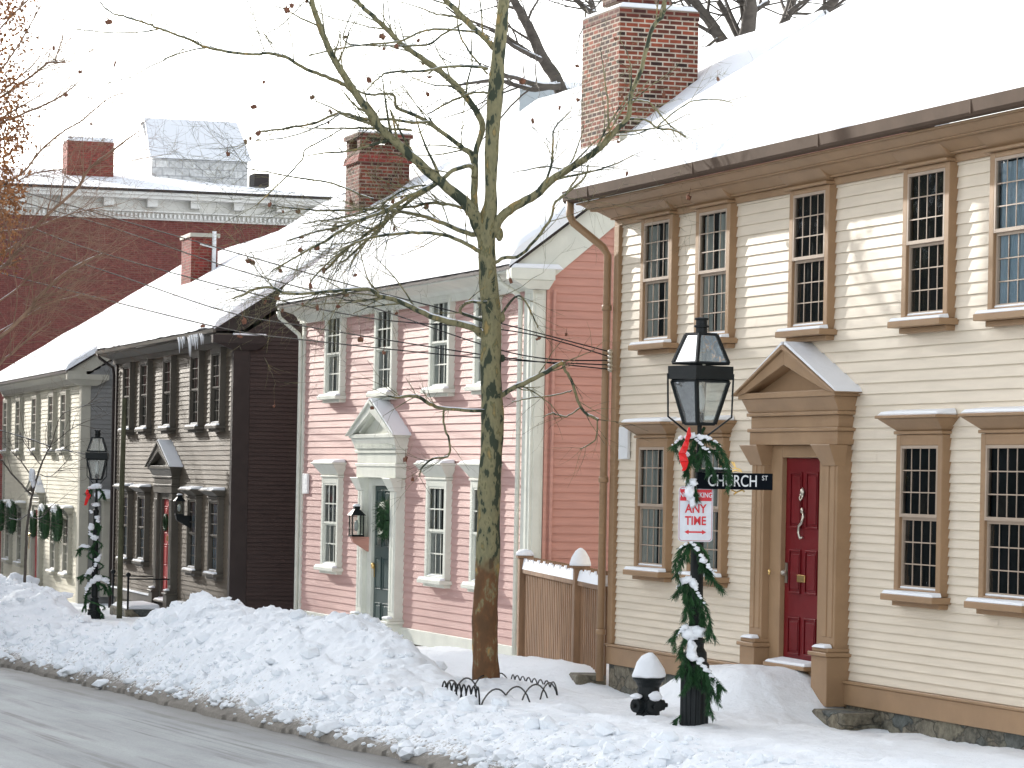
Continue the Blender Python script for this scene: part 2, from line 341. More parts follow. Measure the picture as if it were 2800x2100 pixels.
def surf(s, p):
    """snow surface level above z=0 (numpy arrays)"""
    s = np.asarray(s, float); p = np.asarray(p, float)
    base = lev(s) + .02
    bw = fbm(s*.9, p*.0+3, 5, 3)
    edge = 7.95 + .10*bw + .05*fbm(s*3.1, p*0, 9, 2)
    lip = sstep(0, .9, p-edge)*.18 + sstep(0,.12,p-edge)*.05
    B = np.interp(s + .3*fbm(s*.8, p*.8, 21, 2), BS, BH)
    pk = 9.75 + .15*fbm(s*.5, 0*p, 31, 2)
    up = sstep(0, 1, (p-edge)/(pk-edge))
    dn = 1 - sstep(0, 1, (p-pk)/(.45+.9*np.clip(B,0,.7)))
    prof = np.where(p < pk, up**.85, dn)
    lump = 1 + .16*fbm(s*.9, p*1.1, 41, 3)
    z = base + lip + B*prof*lump
    rough = sstep(.0,.6,p-edge)*(.25+.9*np.clip(prof*B*1.6,0,1))
    ch = fbm(s*2.2+p*.8, p*3.0, 51, 4, .55)
    rd = 1-np.abs(fbm(s*3.6, p*4.6-s*1.1, 61, 4, .55))*2
    z = z + rough*(.050*ch + .030*rd)
    def cell(x, y, seed):      # broken plates and clods thrown up by the plough
        wx = x + .5*fbm(x*.6, y*.6, seed+3, 2); wy = y + .5*fbm(x*.6+9, y*.6, seed+4, 2)
        xi = np.floor(wx); yi = np.floor(wy); h = vnoise(xi*1.0+.0, yi*1.0, seed)
        return h*(.45+1.1*((wx-xi)*(vnoise(xi+31,yi,seed)-.3)+(wy-yi)*(vnoise(xi,yi+57,seed)-.5)))
    z = z + rough*(.12*(cell(s*1.7+p*.5, p*2.3, 111)-.3) + .06*(cell(s*4.1-p, p*5.0+s*.6, 121)-.3) + .022*(cell(s*9+p*2, p*10-s, 131)-.3))
    # steep band near the road face: small chunks
    z = z + .05*sstep(0,.2,p-edge)*(1-sstep(.5,1.5,p-edge))*fbm(s*7, p*7, 71, 3)
    z = z - .13*sstep(11.4,12.5,p)*(1-sstep(34.3,35.5,s))
    z = z + .02*fbm(s*.7,p*.7,81,3) + .010*fbm(s*5,p*5,91,3)*sstep(0,.5,p-edge)
    # drift against the cream house front steps, and a bank against its wall
    z = z + .52*np.exp(-((s-29.05)/1.3)**4)*np.exp(-((p-12.55)/.68)**4)*(1-.25*sstep(28.6,27.6,s))
    # mound round the foot of the plane tree
    z = z + .13*np.exp(-(((s-32.0)/.55)**2 + ((p-10.95)/.42)**2))
    # drifts against the fence
    z = z + .16*np.exp(-((p-12.9)/.6)**2)*sstep(33,35,s)*(1-sstep(40,42,s))
    z = np.where(p < edge, base-.12, z)
    return z
def sz(s, p): return float(surf(np.array([s]), np.array([p]))[0])

# ------------------------------------------------------------------ ground, road, snow
def sheet(name, s0, s1, p0, p1, dz, m, n=1):
    b = MB(); b.quad((p0,s0,lev(s0)+dz),(p1,s0,lev(s0)+dz),(p1,s1,lev(s1)+dz),(p0,s1,lev(s1)+dz))
    o = b.build(name, m); o.rotation_euler = (0,0,R(19)); o['kind'] = 'structure'; return o
sheet('ground', -60, 900, -500, 500, -.35, M['snow'])
def road_mat():
    m = bpy.data.materials.new('salted_asphalt'); m.use_nodes = True; t = m.node_tree; N = t.nodes; L = t.links
    b = N['Principled BSDF']; b.inputs['Roughness'].default_value = .6
    tc = N.new('ShaderNodeTexCoord')
    def nz(scale, det=5, rough=.6, loc=(0,0,0)):
        mp = N.new('ShaderNodeMapping'); mp.inputs['Scale'].default_value = scale; mp.inputs['Location'].default_value = loc; L.new(tc.outputs['Object'], mp.inputs[0])
        n = N.new('ShaderNodeTexNoise'); n.inputs['Scale'].default_value = 1; n.inputs['Detail'].default_value = det; n.inputs['Roughness'].default_value = rough; L.new(mp.outputs[0], n.inputs[0]); return n
    def ramp(src, a, ca, b_, cb):
        r = N.new('ShaderNodeValToRGB'); L.new(src, r.inputs[0]); r.color_ramp.elements[0].position = a; r.color_ramp.elements[0].color = (*ca,1)
        r.color_ramp.elements[1].position = b_; r.color_ramp.elements[1].color = (*cb,1); return r
    basec = ramp(nz((1.6,.25,1)).outputs['Fac'], .3, (.14,.16,.17), .7, (.29,.315,.32))
    streak = ramp(nz((7.0,.10,1),6,.65,(3,0,0)).outputs['Fac'], .50, (0,0,0), .58, (1,1,1))
    brk = ramp(nz((1.2,.35,1),4,.6,(9,2,0)).outputs['Fac'], .42, (0,0,0), .60, (1,1,1))
    mm = N.new('ShaderNodeMath'); mm.operation = 'MULTIPLY'; L.new(streak.outputs[0], mm.inputs[0]); L.new(brk.outputs[0], mm.inputs[1])
    m2 = N.new('ShaderNodeMath'); m2.operation = 'MULTIPLY'; L.new(mm.outputs[0], m2.inputs[0]); m2.inputs[1].default_value = .85
    mx = N.new('ShaderNodeMix'); mx.data_type = 'RGBA'; L.new(m2.outputs[0], mx.inputs[0]); L.new(basec.outputs[0], mx.inputs[6]); mx.inputs[7].default_value = (.06,.06,.058,1)
    # wet dirty gutter along the bank
    sp = N.new('ShaderNodeSeparateXYZ'); L.new(tc.outputs['Object'], sp.inputs[0])
    ad = N.new('ShaderNodeMath'); ad.operation = 'MULTIPLY_ADD'; L.new(nz((1.5,.6,1),5).outputs['Fac'], ad.inputs[0]); ad.inputs[1].default_value = .9; L.new(sp.outputs[0], ad.inputs[2])
    g = N.new('ShaderNodeMapRange'); L.new(ad.outputs[0], g.inputs[0]); g.inputs['From Min'].default_value = 7.7; g.inputs['From Max'].default_value = 8.4; g.inputs['To Max'].default_value = .9
    m3 = N.new('ShaderNodeMix'); m3.data_type = 'RGBA'; L.new(g.outputs[0], m3.inputs[0]); L.new(mx.outputs[2], m3.inputs[6]); m3.inputs[7].default_value = (.07,.065,.055,1)
    # salt grain
    gr = nz((55,55,55),3,.7); r4 = ramp(gr.outputs['Fac'], .35, (.72,.72,.72), .65, (1.2,1.2,1.2))
    m4 = N.new('ShaderNodeMix'); m4.data_type = 'RGBA'; m4.blend_type = 'MULTIPLY'; m4.inputs[0].default_value = .8; L.new(m3.outputs[2], m4.inputs[6]); L.new(r4.outputs[0], m4.inputs[7])
    L.new(m4.outputs[2], b.inputs['Base Color'])
    bp = N.new('ShaderNodeBump'); bp.inputs['Strength'].default_value = .3; bp.inputs['Distance'].default_value = .01; L.new(gr.outputs['Fac'], bp.inputs['Height']); L.new(bp.outputs[0], b.inputs['Normal'])
    return m
sheet('road', -50, 400, -1.2, 8.6, -.02, road_mat())

def terrain():
    ds, dp = .035, .035
    S = np.concatenate([np.arange(16, 60, ds), np.arange(60, 84, .1)]); P = np.concatenate([np.arange(7.6, 12.4, dp), np.arange(12.4, 17.5, .08)])
    SS, PP = np.meshgrid(S, P, indexing='ij'); Z = surf(SS, PP)
    n, m = SS.shape; co = np.stack([PP, SS, Z], -1).reshape(-1, 3)
    i = np.arange(n*m).reshape(n, m); f = np.stack([i[:-1,:-1], i[:-1,1:], i[1:,1:], i[1:,:-1]], -1).reshape(-1, 4)
    me = bpy.data.meshes.new('snow_bank'); me.vertices.add(n*m); me.vertices.foreach_set('co', co.ravel())
    me.loops.add(f.size); me.loops.foreach_set('vertex_index', f.ravel()); me.polygons.add(len(f))
    me.polygons.foreach_set('loop_start', np.arange(0, f.size, 4)); me.polygons.foreach_set('loop_total', np.full(len(f), 4))
    me.update(calc_edges=True); me.polygons.foreach_set('use_smooth', np.ones(len(f), bool)); me.materials.append(M['bank'])
    a = me.attributes.new('dirt', 'FLOAT', 'POINT')
    d = np.exp(-np.clip(PP-7.95, 0, 9)/.16)*1.0 + .42*np.exp(-np.clip(PP-7.95,0,9)/.75) + .10*np.clip(fbm(SS*.5,PP*.5,101,3)+.2,0,1)
    a.data.foreach_set('value', np.clip(d, 0, 1.2).ravel())
    o = bpy.data.objects.new('snow_bank', me); COL.objects.link(o); o.rotation_euler = (0,0,R(19)); o['kind'] = 'structure'
    return o
terrain()
def clods():
    r_ = random.Random(77); b = MB(); protos = []
    for k in range(8):
        bm = bmesh.new(); bmesh.ops.create_icosphere(bm, subdivisions=1, radius=1); vs = []
        for v in bm.verts: vs.append(v.co*(1+.45*mnoise.noise(v.co*1.3+Vector((k*9,k*5,3)))))
        protos.append((vs, [tuple(v.index for v in f.verts) for f in bm.faces])); bm.free()
    for i in range(2600):
        s_ = r_.uniform(18, 62); far = s_ > 31
        p_ = 7.98 + (abs(r_.gauss(0,.55)) if r_.random() < .55 else r_.uniform(0, 2.3 if far else 1.3))
        z = sz(s_, p_); r = min(.11, .013*math.exp(abs(r_.gauss(0,.95)))) ; vs, fs = protos[r_.randrange(8)]
        q = Matrix.Rotation(r_.uniform(0,6), 3, (r_.gauss(0,1),r_.gauss(0,1),1)); sc = Vector((r*r_.uniform(.7,1.3), r*r_.uniform(.7,1.3), r*r_.uniform(.5,.9)))
        n = len(b.v); c_ = Vector((p_, s_, z+r*.25))
        for v in vs: w_ = q @ v; b.v.append((c_.x+w_.x*sc.x, c_.y+w_.y*sc.y, c_.z+w_.z*sc.z))
        for f in fs: b.f.append(tuple(n+j for j in f))
    o = b.build('snow_clods', M['bank'], None, kind='stuff'); o.rotation_euler = (0,0,R(19))
    tag(o, 'loose clods of snow scattered over the ploughed bank', 'snow')
clods()
# far pavement on the camera's side of the road
sheet('pavement', -50, 300, -6, -1.2, .10, M['snow'])

# ------------------------------------------------------------------ house kit
class House:
    def __init__(s, name, label, vp, px, py, Y, group=None):
        s.th = math.atan((1400-vp)/F); r = ray(px, py)
        s.o = Vector((r.x*Y, Y, 0)); s.rz = -(math.pi/2 - s.th)
        s.ux = Vector((math.sin(s.th), -math.cos(s.th), 0)); s.iy = Vector((math.cos(s.th), math.sin(s.th), 0))
        s.root = empty(name, s.o, s.rz, label, 'house', group); s.rs = random.Random(px)
    def uz(s, px, py, w=0):
        r = ray(px, py); o = s.o - s.iy*w
        t = o.dot(s.iy)/r.dot(s.iy); q = Vector((r.x*t - o.x, t - o.y, 0))
        return q.dot(s.ux), CZ + r.z*t
    def world(s, u, w, z): return s.o + s.ux*u - s.iy*w + Vector((0,0,z))
    def claps(s, name, m, u0, u1, bands, side=False, gable=None, y=0.0):
        """overlapping boards; bands = [(z0,z1,pitch)]; side: wall at x=u0 running into the lot from y to u1"""
        b = MB(); rs = s.rs
        for z0, z1, pt in bands:
            n = max(1, round((z1-z0)/pt)); pt = (z1-z0)/n
            for k in range(n):
                za = z0+k*pt; zb = za+pt
                a0, a1 = u0, u1
                if gable:
                    a0, a1 = gable(za+pt*.5, u0, u1)
                    if a1-a0 < .1: continue
                cuts = [a0]; x = a0 + rs.uniform(.6, 3.6)
                while x < a1-.5: cuts.append(x); x += rs.uniform(1.8, 4.2)
                cuts.append(a1)
                for c0, c1 in zip(cuts, cuts[1:]):
                    j = .0005+rs.uniform(0, .003); jz = rs.uniform(-.002, .002); jz2 = rs.uniform(-.002,.002)
                    f = -.019-j; t_ = -.004
                    e = c1-.0025 if c1 < a1 else c1
                    def P(u, d, z): return (s.sx + -d if side else u, u if side else y+d, z)
                    if side:
                        P = lambda u, d, z: (s.sx - d, u, z)
                    else:
                        P = lambda u, d, z: (u, y+d, z)
                    b.quad(P(c0,f,za+jz), P(e,f,za+jz2), P(e,t_,zb), P(c0,t_,zb))
                    b.quad(P(c0,.002,za+jz), P(e,.002,za+jz2), P(e,f,za+jz2), P(c0,f,za+jz))
        return b.build(name, m, s.root)
    def roof(s, u0, u1, ze, ov, ry, pitch, mroof, snow_t=.20, rake=.12, bumpy=.02, back=True, name='roof', overhang=.03, seed=1, round_=.10):
        """gable roof; ze = roof level at the eave edge (y=-ov)"""
        zr = ze + (ry+ov)*pitch; yb = 2*ry+ov; th = .07
        b = MB(); b.prism([(-ov,ze),(ry,zr),(yb,ze),(yb,ze-th),(ry,zr-th),(-ov,ze-th)], u0-rake, u1+rake)
        ro = b.build(name, mroof, s.root)
        U0, U1 = u0-rake-.02, u1+rake+.02
        nu, nv = max(20, int((U1-U0)/.12)), 60
        U = np.linspace(U0, U1, nu); V = np.concatenate([np.linspace(0,.12,14)[:-1], np.linspace(.12,1,nv)])
        UU, VV = np.meshgrid(U, V, indexing='ij')
        Y = -ov-overhang + VV*(ry+ov+overhang)
        base = ze + (Y+ov)*pitch
        dist = VV*(ry+ov+overhang)
        prof = np.sqrt(np.clip(1-(1-np.clip(dist/round_,0,1))**2, 0, 1))
        side = np.sqrt(np.clip(1-(1-np.clip(np.minimum(UU-U0, U1-UU)/.06,0,1))**2,0,1))
        t = snow_t*(.85+.15*prof)*prof*(.6+.4*side) + bumpy*fbm(UU*.7+seed, Y*1.3, seed, 4) + bumpy*.5*fbm(UU*3+Y, Y*3, seed+5, 3)
        wav = .012*fbm(UU*2.5, 0*UU, seed+9, 3)
        Zt = base + np.maximum(t, .01)*1.0 + .002
        nu_, nv_ = UU.shape; b = MB()
        Yw = Y + wav*(1-np.clip(dist/.2,0,1))
        for i in range(nu_):
            for j in range(nv_): b.v.append((float(UU[i,j]), float(Yw[i,j]), float(Zt[i,j])))
        idx = lambda i, j: i*nv_+j
        for i in range(nu_-1):
            for j in range(nv_-1): b.f.append((idx(i,j), idx(i+1,j), idx(i+1,j+1), idx(i,j+1)))
        for i, fl in ((0, 1), (nu_-1, 0)):       # closed ends down to the roof
            for j in range(nv_-1):
                p0, p1 = b.v[idx(i,j)], b.v[idx(i,j+1)]
                q = [(p0[0],p0[1],ze+(p0[1]+ov)*pitch-.02),(p1[0],p1[1],ze+(p1[1]+ov)*pitch-.02),p1,p0]
                b.quad(*(q if not fl else q[::-1]))
        # eave underside and the back slope
        for i in range(nu_-1):
            p0, p1 = b.v[idx(i,0)], b.v[idx(i+1,0)]
            b.quad((p0[0],-ov+.05,ze+.002),(p1[0],-ov+.05,ze+.002),p1,p0)
        zt = zr+snow_t; b.quad((U0,ry,zt),(U1,ry,zt),(U1,yb,ze+snow_t),(U0,yb,ze+snow_t)); b.quad((U1,ry,zr),(U1,ry,zt),(U1,yb,ze+snow_t),(U1,yb,ze))
        b.build('roof_snow', M['snow'], s.root, smooth=True)
        return ro
    # ---- one window: casing > sash, glass, sill, hood, curtain, snow
    def window(s, c, zb, zt, gw, cols, rows, mt, w=.12, gy=.045, cas=.11, top=.10, hood=False, hmat=None, curtain=None, dark=None, mun=.015, sillw=.20, sashm=None, snow=True, sidem=None, head=0):
        sashm = sashm or mt; h2 = gw/2; b = MB()
        b.box(-h2-cas, -h2, -w, .02, zb-.05, zt+top); b.box(h2, h2+cas, -w, .02, zb-.05, zt+top)
        b.box(-h2, h2, -w+.002, .02, zt+.0, zt+top); b.box(-h2, h2, -w+.002, .02, zb-.05, zb)
        if head: b.box(-h2-cas-.03, h2+cas+.03, -w-.05, .02, zt+top+.002, zt+top+.03); b.hull8([(-h2-cas,-w,zt+top+.032),(h2+cas,-w,zt+top+.032),(h2+cas,.02,zt+top+.032),(-h2-cas,.02,zt+top+.032)],[(-h2-cas-.05,-w-.15,zt+top+head),(h2+cas+.05,-w-.15,zt+top+head),(h2+cas+.05,.02,zt+top+head),(-h2-cas-.05,.02,zt+top+head)])
        root = b.build('window', mt, s.root, bevel=.006, loc=(c,0,0))
        zm = (zb+zt)/2; q = MB(); st = .028
        for (a, d, yy) in ((zb, zm, gy), (zm, zt, gy+.028)):
            q.box(-h2, -h2+st, -yy-.02, -yy+.012, a, d); q.box(h2-st, h2, -yy-.02, -yy+.012, a, d)
            q.box(-h2+st, h2-st, -yy-.019, -yy+.012, a, a+st+.004); q.box(-h2+st, h2-st, -yy-.019, -yy+.012, d-st, d)
            iw = gw-2*st; ih = d-a-2*st
            for k in range(1, cols): x = -h2+st+iw*k/cols; q.box(x-mun/2, x+mun/2, -yy-.0065, -yy+.001, a+st, d-st)
            for k in range(1, rows): z = a+st+ih*k/rows; q.box(-h2+st, h2-st, -yy-.006, -yy+.0005, z-mun/2, z+mun/2)
        q.build('sash', sashm, root)
        g = MB()
        rs = s.rs
        for (a, d, yy) in ((zb, zm, gy), (zm, zt, gy+.028)):
            for i in range(cols):
                for k in range(rows):
                    x0 = -h2+gw*i/cols; x1 = x0+gw/cols; z0 = a+(d-a)*k/rows; z1 = z0+(d-a)/rows
                    t1, t2 = rs.uniform(-.004,.004), rs.uniform(-.004,.004)
                    g.quad((x0,-yy+t1,z0),(x1,-yy-t1,z0),(x1,-yy-t1+t2,z1),(x0,-yy+t1+t2,z1))
        g.build('glass', M['glass'], root)
        d = MB(); d.box(-h2,h2,-.0295,-.001,zb,zt); d.build('dark_backing', M['room'], root)  # panel on the solid wall, room darkness put into its colour
        if curtain:
            q = MB(); n = 60
            for (xa, xb) in curtain:
                for k in range(n):
                    x0 = xa+(xb-xa)*k/n; x1 = xa+(xb-xa)*(k+1)/n
                    y0 = -.031-.004*(1+math.sin(k*1.1+xa*9)); y1 = -.031-.004*(1+math.sin((k+1)*1.1+xa*9))
                    q.quad((x0*h2,y0,zb),(x1*h2,y1,zb),(x1*h2,y1,zt-.04),(x0*h2,y0,zt-.04))
            q.build('curtain', dark or M['curtain'], root)
        q = MB(); q.box(-h2-cas-.06, h2+cas+.06, -sillw, .02, zb-.11, zb-.052); q.box(-h2-cas-.01, h2+cas+.01, -w-.01, .02, zb-.16, zb-.112)
        q.build('sill', mt, root, bevel=.005)
        if snow:
            q = MB(); q.hull8([(-h2-cas-.05,-sillw+.005,zb-.051),(h2+cas+.05,-sillw+.005,zb-.051),(h2+cas+.05,-w-.001,zb-.051),(-h2-cas-.05,-w-.001,zb-.051)],
                              [(-h2-cas-.03,-sillw+.02,zb-.02),(h2+cas+.03,-sillw+.02,zb-.028),(h2+cas+.03,-w-.001,zb-.012),(-h2-cas-.03,-w-.001,zb-.018)])
            q.box(-h2+.005, h2-.01, -w+.02, -gy-.02, zb+.001, zb+.02)
            q.build('sill_snow', M['snow'], root, bevel=.008)
        if hood:
            z0 = zt+top+.002; hh = hood; q = MB(); a = h2+cas; e = a+.14
            q.box(-a-.02, a+.02, -w-.02, .02, z0, z0+.03)
            q.hull8([(-a,-w,z0+.032),(a,-w,z0+.032),(a,.02,z0+.032),(-a,.02,z0+.032)], [(-e,-w-.13,z0+hh-.03),(e,-w-.13,z0+hh-.03),(e,.02,z0+hh-.03),(-e,.02,z0+hh-.03)])
            q.box(-e-.015, e+.015, -w-.15, .02, z0+hh-.028, z0+hh)
            q.build('hood', hmat or mt, root, bevel=.005)
            q = MB(); q.hull8([(-e-.005,-w-.14,z0+hh+.001),(e+.005,-w-.14,z0+hh+.001),(e+.005,-.02,z0+hh+.001),(-e-.005,-.02,z0+hh+.001)],
                              [(-e+.03,-w-.11,z0+hh+.035),(e-.02,-w-.11,z0+hh+.03),(e-.03,-.02,z0+hh+.06),(-e+.03,-.02,z0+hh+.06)])
            q.build('hood_snow', M['snow'], root, smooth=False, bevel=.012)
        return root
    # ---- door case with pediment; door leaf between c-dw/2 and c+dw/2
    def doorcase(s, c, zb, zt, dw, half, mt, zped, apex, pedhalf, zentab, w=.26, dentil=False, leafm=None, tym=None, recess=.10, panels=((0,.22),(.30,.55),(.62,.93)), pilw=.30, colcap=True, base=True, zfoot=None):
        b = MB(); h = dw/2
        # architrave + pilasters
        for sg in (-1, 1):
            a0, a1 = sorted((c+sg*h, c+sg*(half-pilw))); b.box(a0, a1, -.085, .02, zb, zt+.12)
            a0, a1 = sorted((c+sg*(half-pilw), c+sg*half)); b.box(a0, a1, -w*.62, .02, zb, zt+.12)
            m_ = (a0+a1)/2; b.box(m_-pilw*.38, m_-pilw*.08, -w*.66, -w*.5, zb+.3, zt+.0); b.box(m_+pilw*.06, m_+pilw*.36, -w*.66, -w*.5, zb+.3, zt+.0)
        b.box(c-h, c+h, -.083, .02, zt, zt+.12)
        root = b.build('doorcase', mt, s.root, bevel=.006)
        # entablature
        e = MB(); z0 = zt+.122; zz = zped; H = zz-z0
        e.box(c-half-.03, c+half+.03, -w*.70, .02, z0, z0+H*.28); e.box(c-half-.06, c+half+.06, -w*.76, .02, z0+H*.28+.001, z0+H*.36)
        e.box(c-half-.02, c+half+.02, -w*.66, .02, z0+H*.36+.001, z0+H*.62); e.box(c-half-.07, c+half+.07, -w*.78, .02, z0+H*.62+.001, z0+H*.70)
        e.hull8([(c-half-.06,-w*.72,z0+H*.70+.001),(c+half+.06,-w*.72,z0+H*.70+.001),(c+half+.06,.02,z0+H*.70+.001),(c-half-.06,.02,z0+H*.70+.001)],
                [(c-pedhalf+.10,-w*.98,zz),(c+pedhalf-.10,-w*.98,zz),(c+pedhalf-.10,.02,zz),(c-pedhalf+.10,.02,zz)])
        e.build('entablature', mt, root, bevel=.005)
        p = MB(); ph = pedhalf; t = .12
        k = (apex-zped)/ph
        # horizontal cornice, raking cornices, recessed tympanum
        p.box(c-ph+.05, c+ph-.05, -w-.01, .02, zped+.001, zped+.06)
        for sg in (-1, 1):
            poly = [(c+sg*ph, zped+.03), (c, apex+.03), (c, apex+.03-t*1.25), (c+sg*(ph-.26), zped+.061)]
            if sg > 0: poly = poly[::-1]
            p.prismy(poly, -w-.03, .02)
            poly = [(c+sg*(ph+.03), zped+.035), (c, apex+.075), (c, apex+.032), (c+sg*(ph+.0), zped+.031)]
            if sg > 0: poly = poly[::-1]
            p.prismy(poly, -w-.06, .02)
        pe = p.build('pediment', mt, root, bevel=.004)
        ty = MB(); ty.prismy([(c-ph+.2,zped+.06),(c+ph-.2,zped+.06),(c,apex-.06)], -w*.55, .02); ty.build('tympanum', tym or mt, root)
        if dentil:
            q = MB()
            for i in range(26):
                x = c-half+.02+(2*half-.06)*i/25; q.box(x, x+.035, -w*.9, -w*.74, z0+H*.74, z0+H*.84)
            for sg in (-1,1):
                for i in range(13):
                    f = .12+.78*i/13; x = c+sg*ph*f; z = apex-(apex-zped)*f-.13
                    if z > zped+.07: q.box(x-.018, x+.018, -w*.9, -w*.5, z, z+.04)
            q.build('dentils', mt, root)
        sn = MB()
        poly = [(c+.03, apex+.11), (c+.03,apex+.077), (c+ph+.02, zped+.040), (c+ph-.03, zped+.085)]
        sn.prismy(poly[::-1], -w-.04, -.0)
        poly = [(c-.03, apex+.11), (c-.03,apex+.077), (c-ph-.02, zped+.040), (c-ph+.03, zped+.07)]
        sn.prismy(poly, -w-.04, -.0)
        sn.build('pediment_snow', M['snow'], root, bevel=.008)
        if colcap:
            for sg in (-1, 1):
                q = MB()
                m_ = c+sg*(half-pilw/2); z1 = zt+.121; hw = pilw/2
                q.hull8([(m_-hw,-w*.70,z1-.20),(m_+hw,-w*.70,z1-.20),(m_+hw,-w*.3,z1-.20),(m_-hw,-w*.3,z1-.20)], [(m_-hw-.09,-w*1.05,z1),(m_+hw+.05,-w*1.05,z1),(m_+hw+.05,-w*.3,z1),(m_-hw-.09,-w*.3,z1)])
                q.build('capital', mt, root, bevel=.004)
        if base:
            q = MB(); f = zfoot if zfoot is not None else zb-.2
            for sg in (-1, 1):
                m_ = c+sg*(half-pilw/2); hw = pilw/2+.03
                q.box(m_-hw, m_+hw, -w*.95, .02, f, zb+.12); q.box(m_-hw-.03, m_+hw+.03, -w*1.05, .02, zb+.121, zb+.16); q.box(m_-hw, m_+hw, -w*.92, .02, zb+.161, zb+.20)
            q.box(c-half+pilw, c+half-pilw, -w*.5, .02, f, zb-.05)
            q.build('plinths', mt, root, bevel=.006)
            q = MB(); q.box(c-h-.04, c+h+.04, -w*.9, -.0, zb-.049, zb-.012); q.build('threshold', mt, root, bevel=.004)
            q = MB(); q.hull8([(c-h-.03,-w*.88,zb-.011),(c+h+.03,-w*.88,zb-.011),(c+h+.03,-.035,zb-.011),(c-h-.03,-.035,zb-.011)], [(c-h,-w*.8,zb+.015),(c+h,-w*.8,zb+.02),(c+h,-.035,zb+.03),(c-h,-.035,zb+.04)])
            for sg in (-1, 1):
                m_ = c+sg*(half-pilw/2); q.hull8([(m_-.15,-w*1.03,zb+.201),(m_+.15,-w*1.03,zb+.201),(m_+.15,-w*.66,zb+.201),(m_-.15,-w*.66,zb+.201)],[(m_-.12,-w*.95,zb+.225),(m_+.12,-w*.95,zb+.23),(m_+.12,-w*.68,zb+.24),(m_-.12,-w*.68,zb+.235)])
            q.build('step_snow', M['snow'], root, bevel=.008)
        # the leaf
        lf = MB(); y = -.022; lf.box(c-h+.005, c+h-.005, y-.012, y+.01, zb+.005, zt-.005)
        W = dw-.02; st = .11; cw = (W-3*st)/2
        hh = zt-zb
        for (a, d) in panels:
            for k in (0, 1):
                x0 = c-W/2+st+k*(cw+st); x1 = x0+cw; za = zb+hh*a+.07; zd = zb+hh*d
                # raised frame ring and raised field
                for (p0,p1,q0,q1) in ((x0,x1,za,za+.018),(x0,x1,zd-.018,zd),(x0,x0+.014,za+.019,zd-.019),(x1-.014,x1,za+.019,zd-.019)):
                    lf.box(p0,p1,y-.026,y-.013,q0,q1)
                lf.box(x0+.04,x1-.04,y-.022,y-.013,za+.045,zd-.045)
        leaf = lf.build('door', leafm, s.root, bevel=.003)
        return root, leaf
def gable_fn(ze, pitch, ry):
    def g(z, y0, y1):
        d = max(0, (z-ze)/pitch); return (y0+d, y1-d)
    return g

# ------------------------------------------------------------------ CREAM HOUSE
H = House('cream_house', 'large cream clapboard house with tan trim and red door nearest the camera', -1630, 1674, 1765, 36.5)
CR = H; H.sx = 13.5
core = MB(); core.box(.02, 13.48, .003, 9.2, -.3, 5.40); core.build('wall_core', M['cream'], H.root)
f = MB(); f.box(-.01, 13.5, -.03, .0, -.6, .30); f.build('foundation', M['stone'], H.root)
f = MB(); f.box(-.03, 13.5, -.065, .0, .301, .50); f.box(-.03, 13.5, -.08, 0, .501, .53); f.build('skirt_board', M['tan'], H.root, bevel=.006)
H.claps('front_wall', M['cream'], .12, 13.4, [(.535, 2.5, .083), (2.5, 5.34, .104)])
f = MB(); f.box(-.03, .12, -.06, .08, .531, 5.26); f.build('corner_board', M['tan'], H.root, bevel=.006)
# cornice
f = MB(); f.box(-.05, 13.6, -.05, 0, 5.26, 5.33); f.box(-.07, 13.6, -.10, 0, 5.331, 5.35)
f.hull8([(-.07,-.10,5.351),(13.6,-.10,5.351),(13.6,0,5.351),(-.07,0,5.351)], [(-.14,-.24,5.425),(13.7,-.24,5.425),(13.7,0,5.425),(-.14,0,5.425)])
f.box(-.2, 13.7, -.30, 0, 5.426, 5.44)
f.hull8([(-.2,-.30,5.441),(13.7,-.30,5.441),(13.7,0,5.441),(-.2,0,5.441)], [(-.25,-.40,5.50),(13.7,-.40,5.50),(13.7,0,5.50),(-.25,0,5.50)])
f.box(-.28,13.7,-.44,0,5.501,5.52)
f.build('cornice', M['tan'], H.root, bevel=.004)
g = MB(); g.prism([(-.56,5.66),(-.55,5.55),(-.53,5.525),(-.44,5.522),(-.44,5.66)], -.42, 13.8)
for k in range(4): g.box(.4+k*3.1, .415+k*3.1, -.5625, -.5485, 5.535, 5.661)
g.build('gutter', M['gutter'], H.root)
H.roof(0, 13.6, 5.64, .55, 4.75, .65, M['gutter'], snow_t=.18, rake=.33, bumpy=.035, seed=3, overhang=.0, round_=.14)
# downspout
gp = [(-.30,-.50,5.54),(-.30,-.50,5.38),(-.27,-.47,5.30),(-.10,-.16,5.02),(-.06,-.12,4.93),(-.06,-.12,3),(-.06,-.12,.1)]
d = MB(); d.tube(gp, .045, 10)
for z in (4.3, 2.35, .62): d.lathe([(.05,z),(.058,z+.01),(.058,z+.06),(.05,z+.07)], (-.06,-.12), 10)
d.build('downspout', M['tan'], H.root, smooth=True)
CW = dict(sashm=M['sash'], mun=.011, gw=.755, cols=4, rows=3, mt=M['tan'], w=.095, gy=.0455, cas=.09)
def move(o, u): o.location.x = u; return o
up = [(1.36, ((-1,-.1),(.35,1)), None), (2.96, ((-.9,-.2),(.1,1)), None), (5.40, None, None), (7.95, None, None), (9.65, ((-1,1),), 'curtainb'), (11.9, None, None)]
for c, cur, cm in up: H.window(c, 3.93, 5.22, top=.05, curtain=cur, dark=M[cm] if cm else None, head=.17, **CW)
for c, cur in ((1.33, ((-1,.2),(.4,1))), (2.88, ((-.6,.5),)), (7.91, None), (9.58, None), (11.9, None)):
    H.window(c, 1.45, 2.75, top=.10, hood=.17, curtain=cur, **CW)
c = 5.30
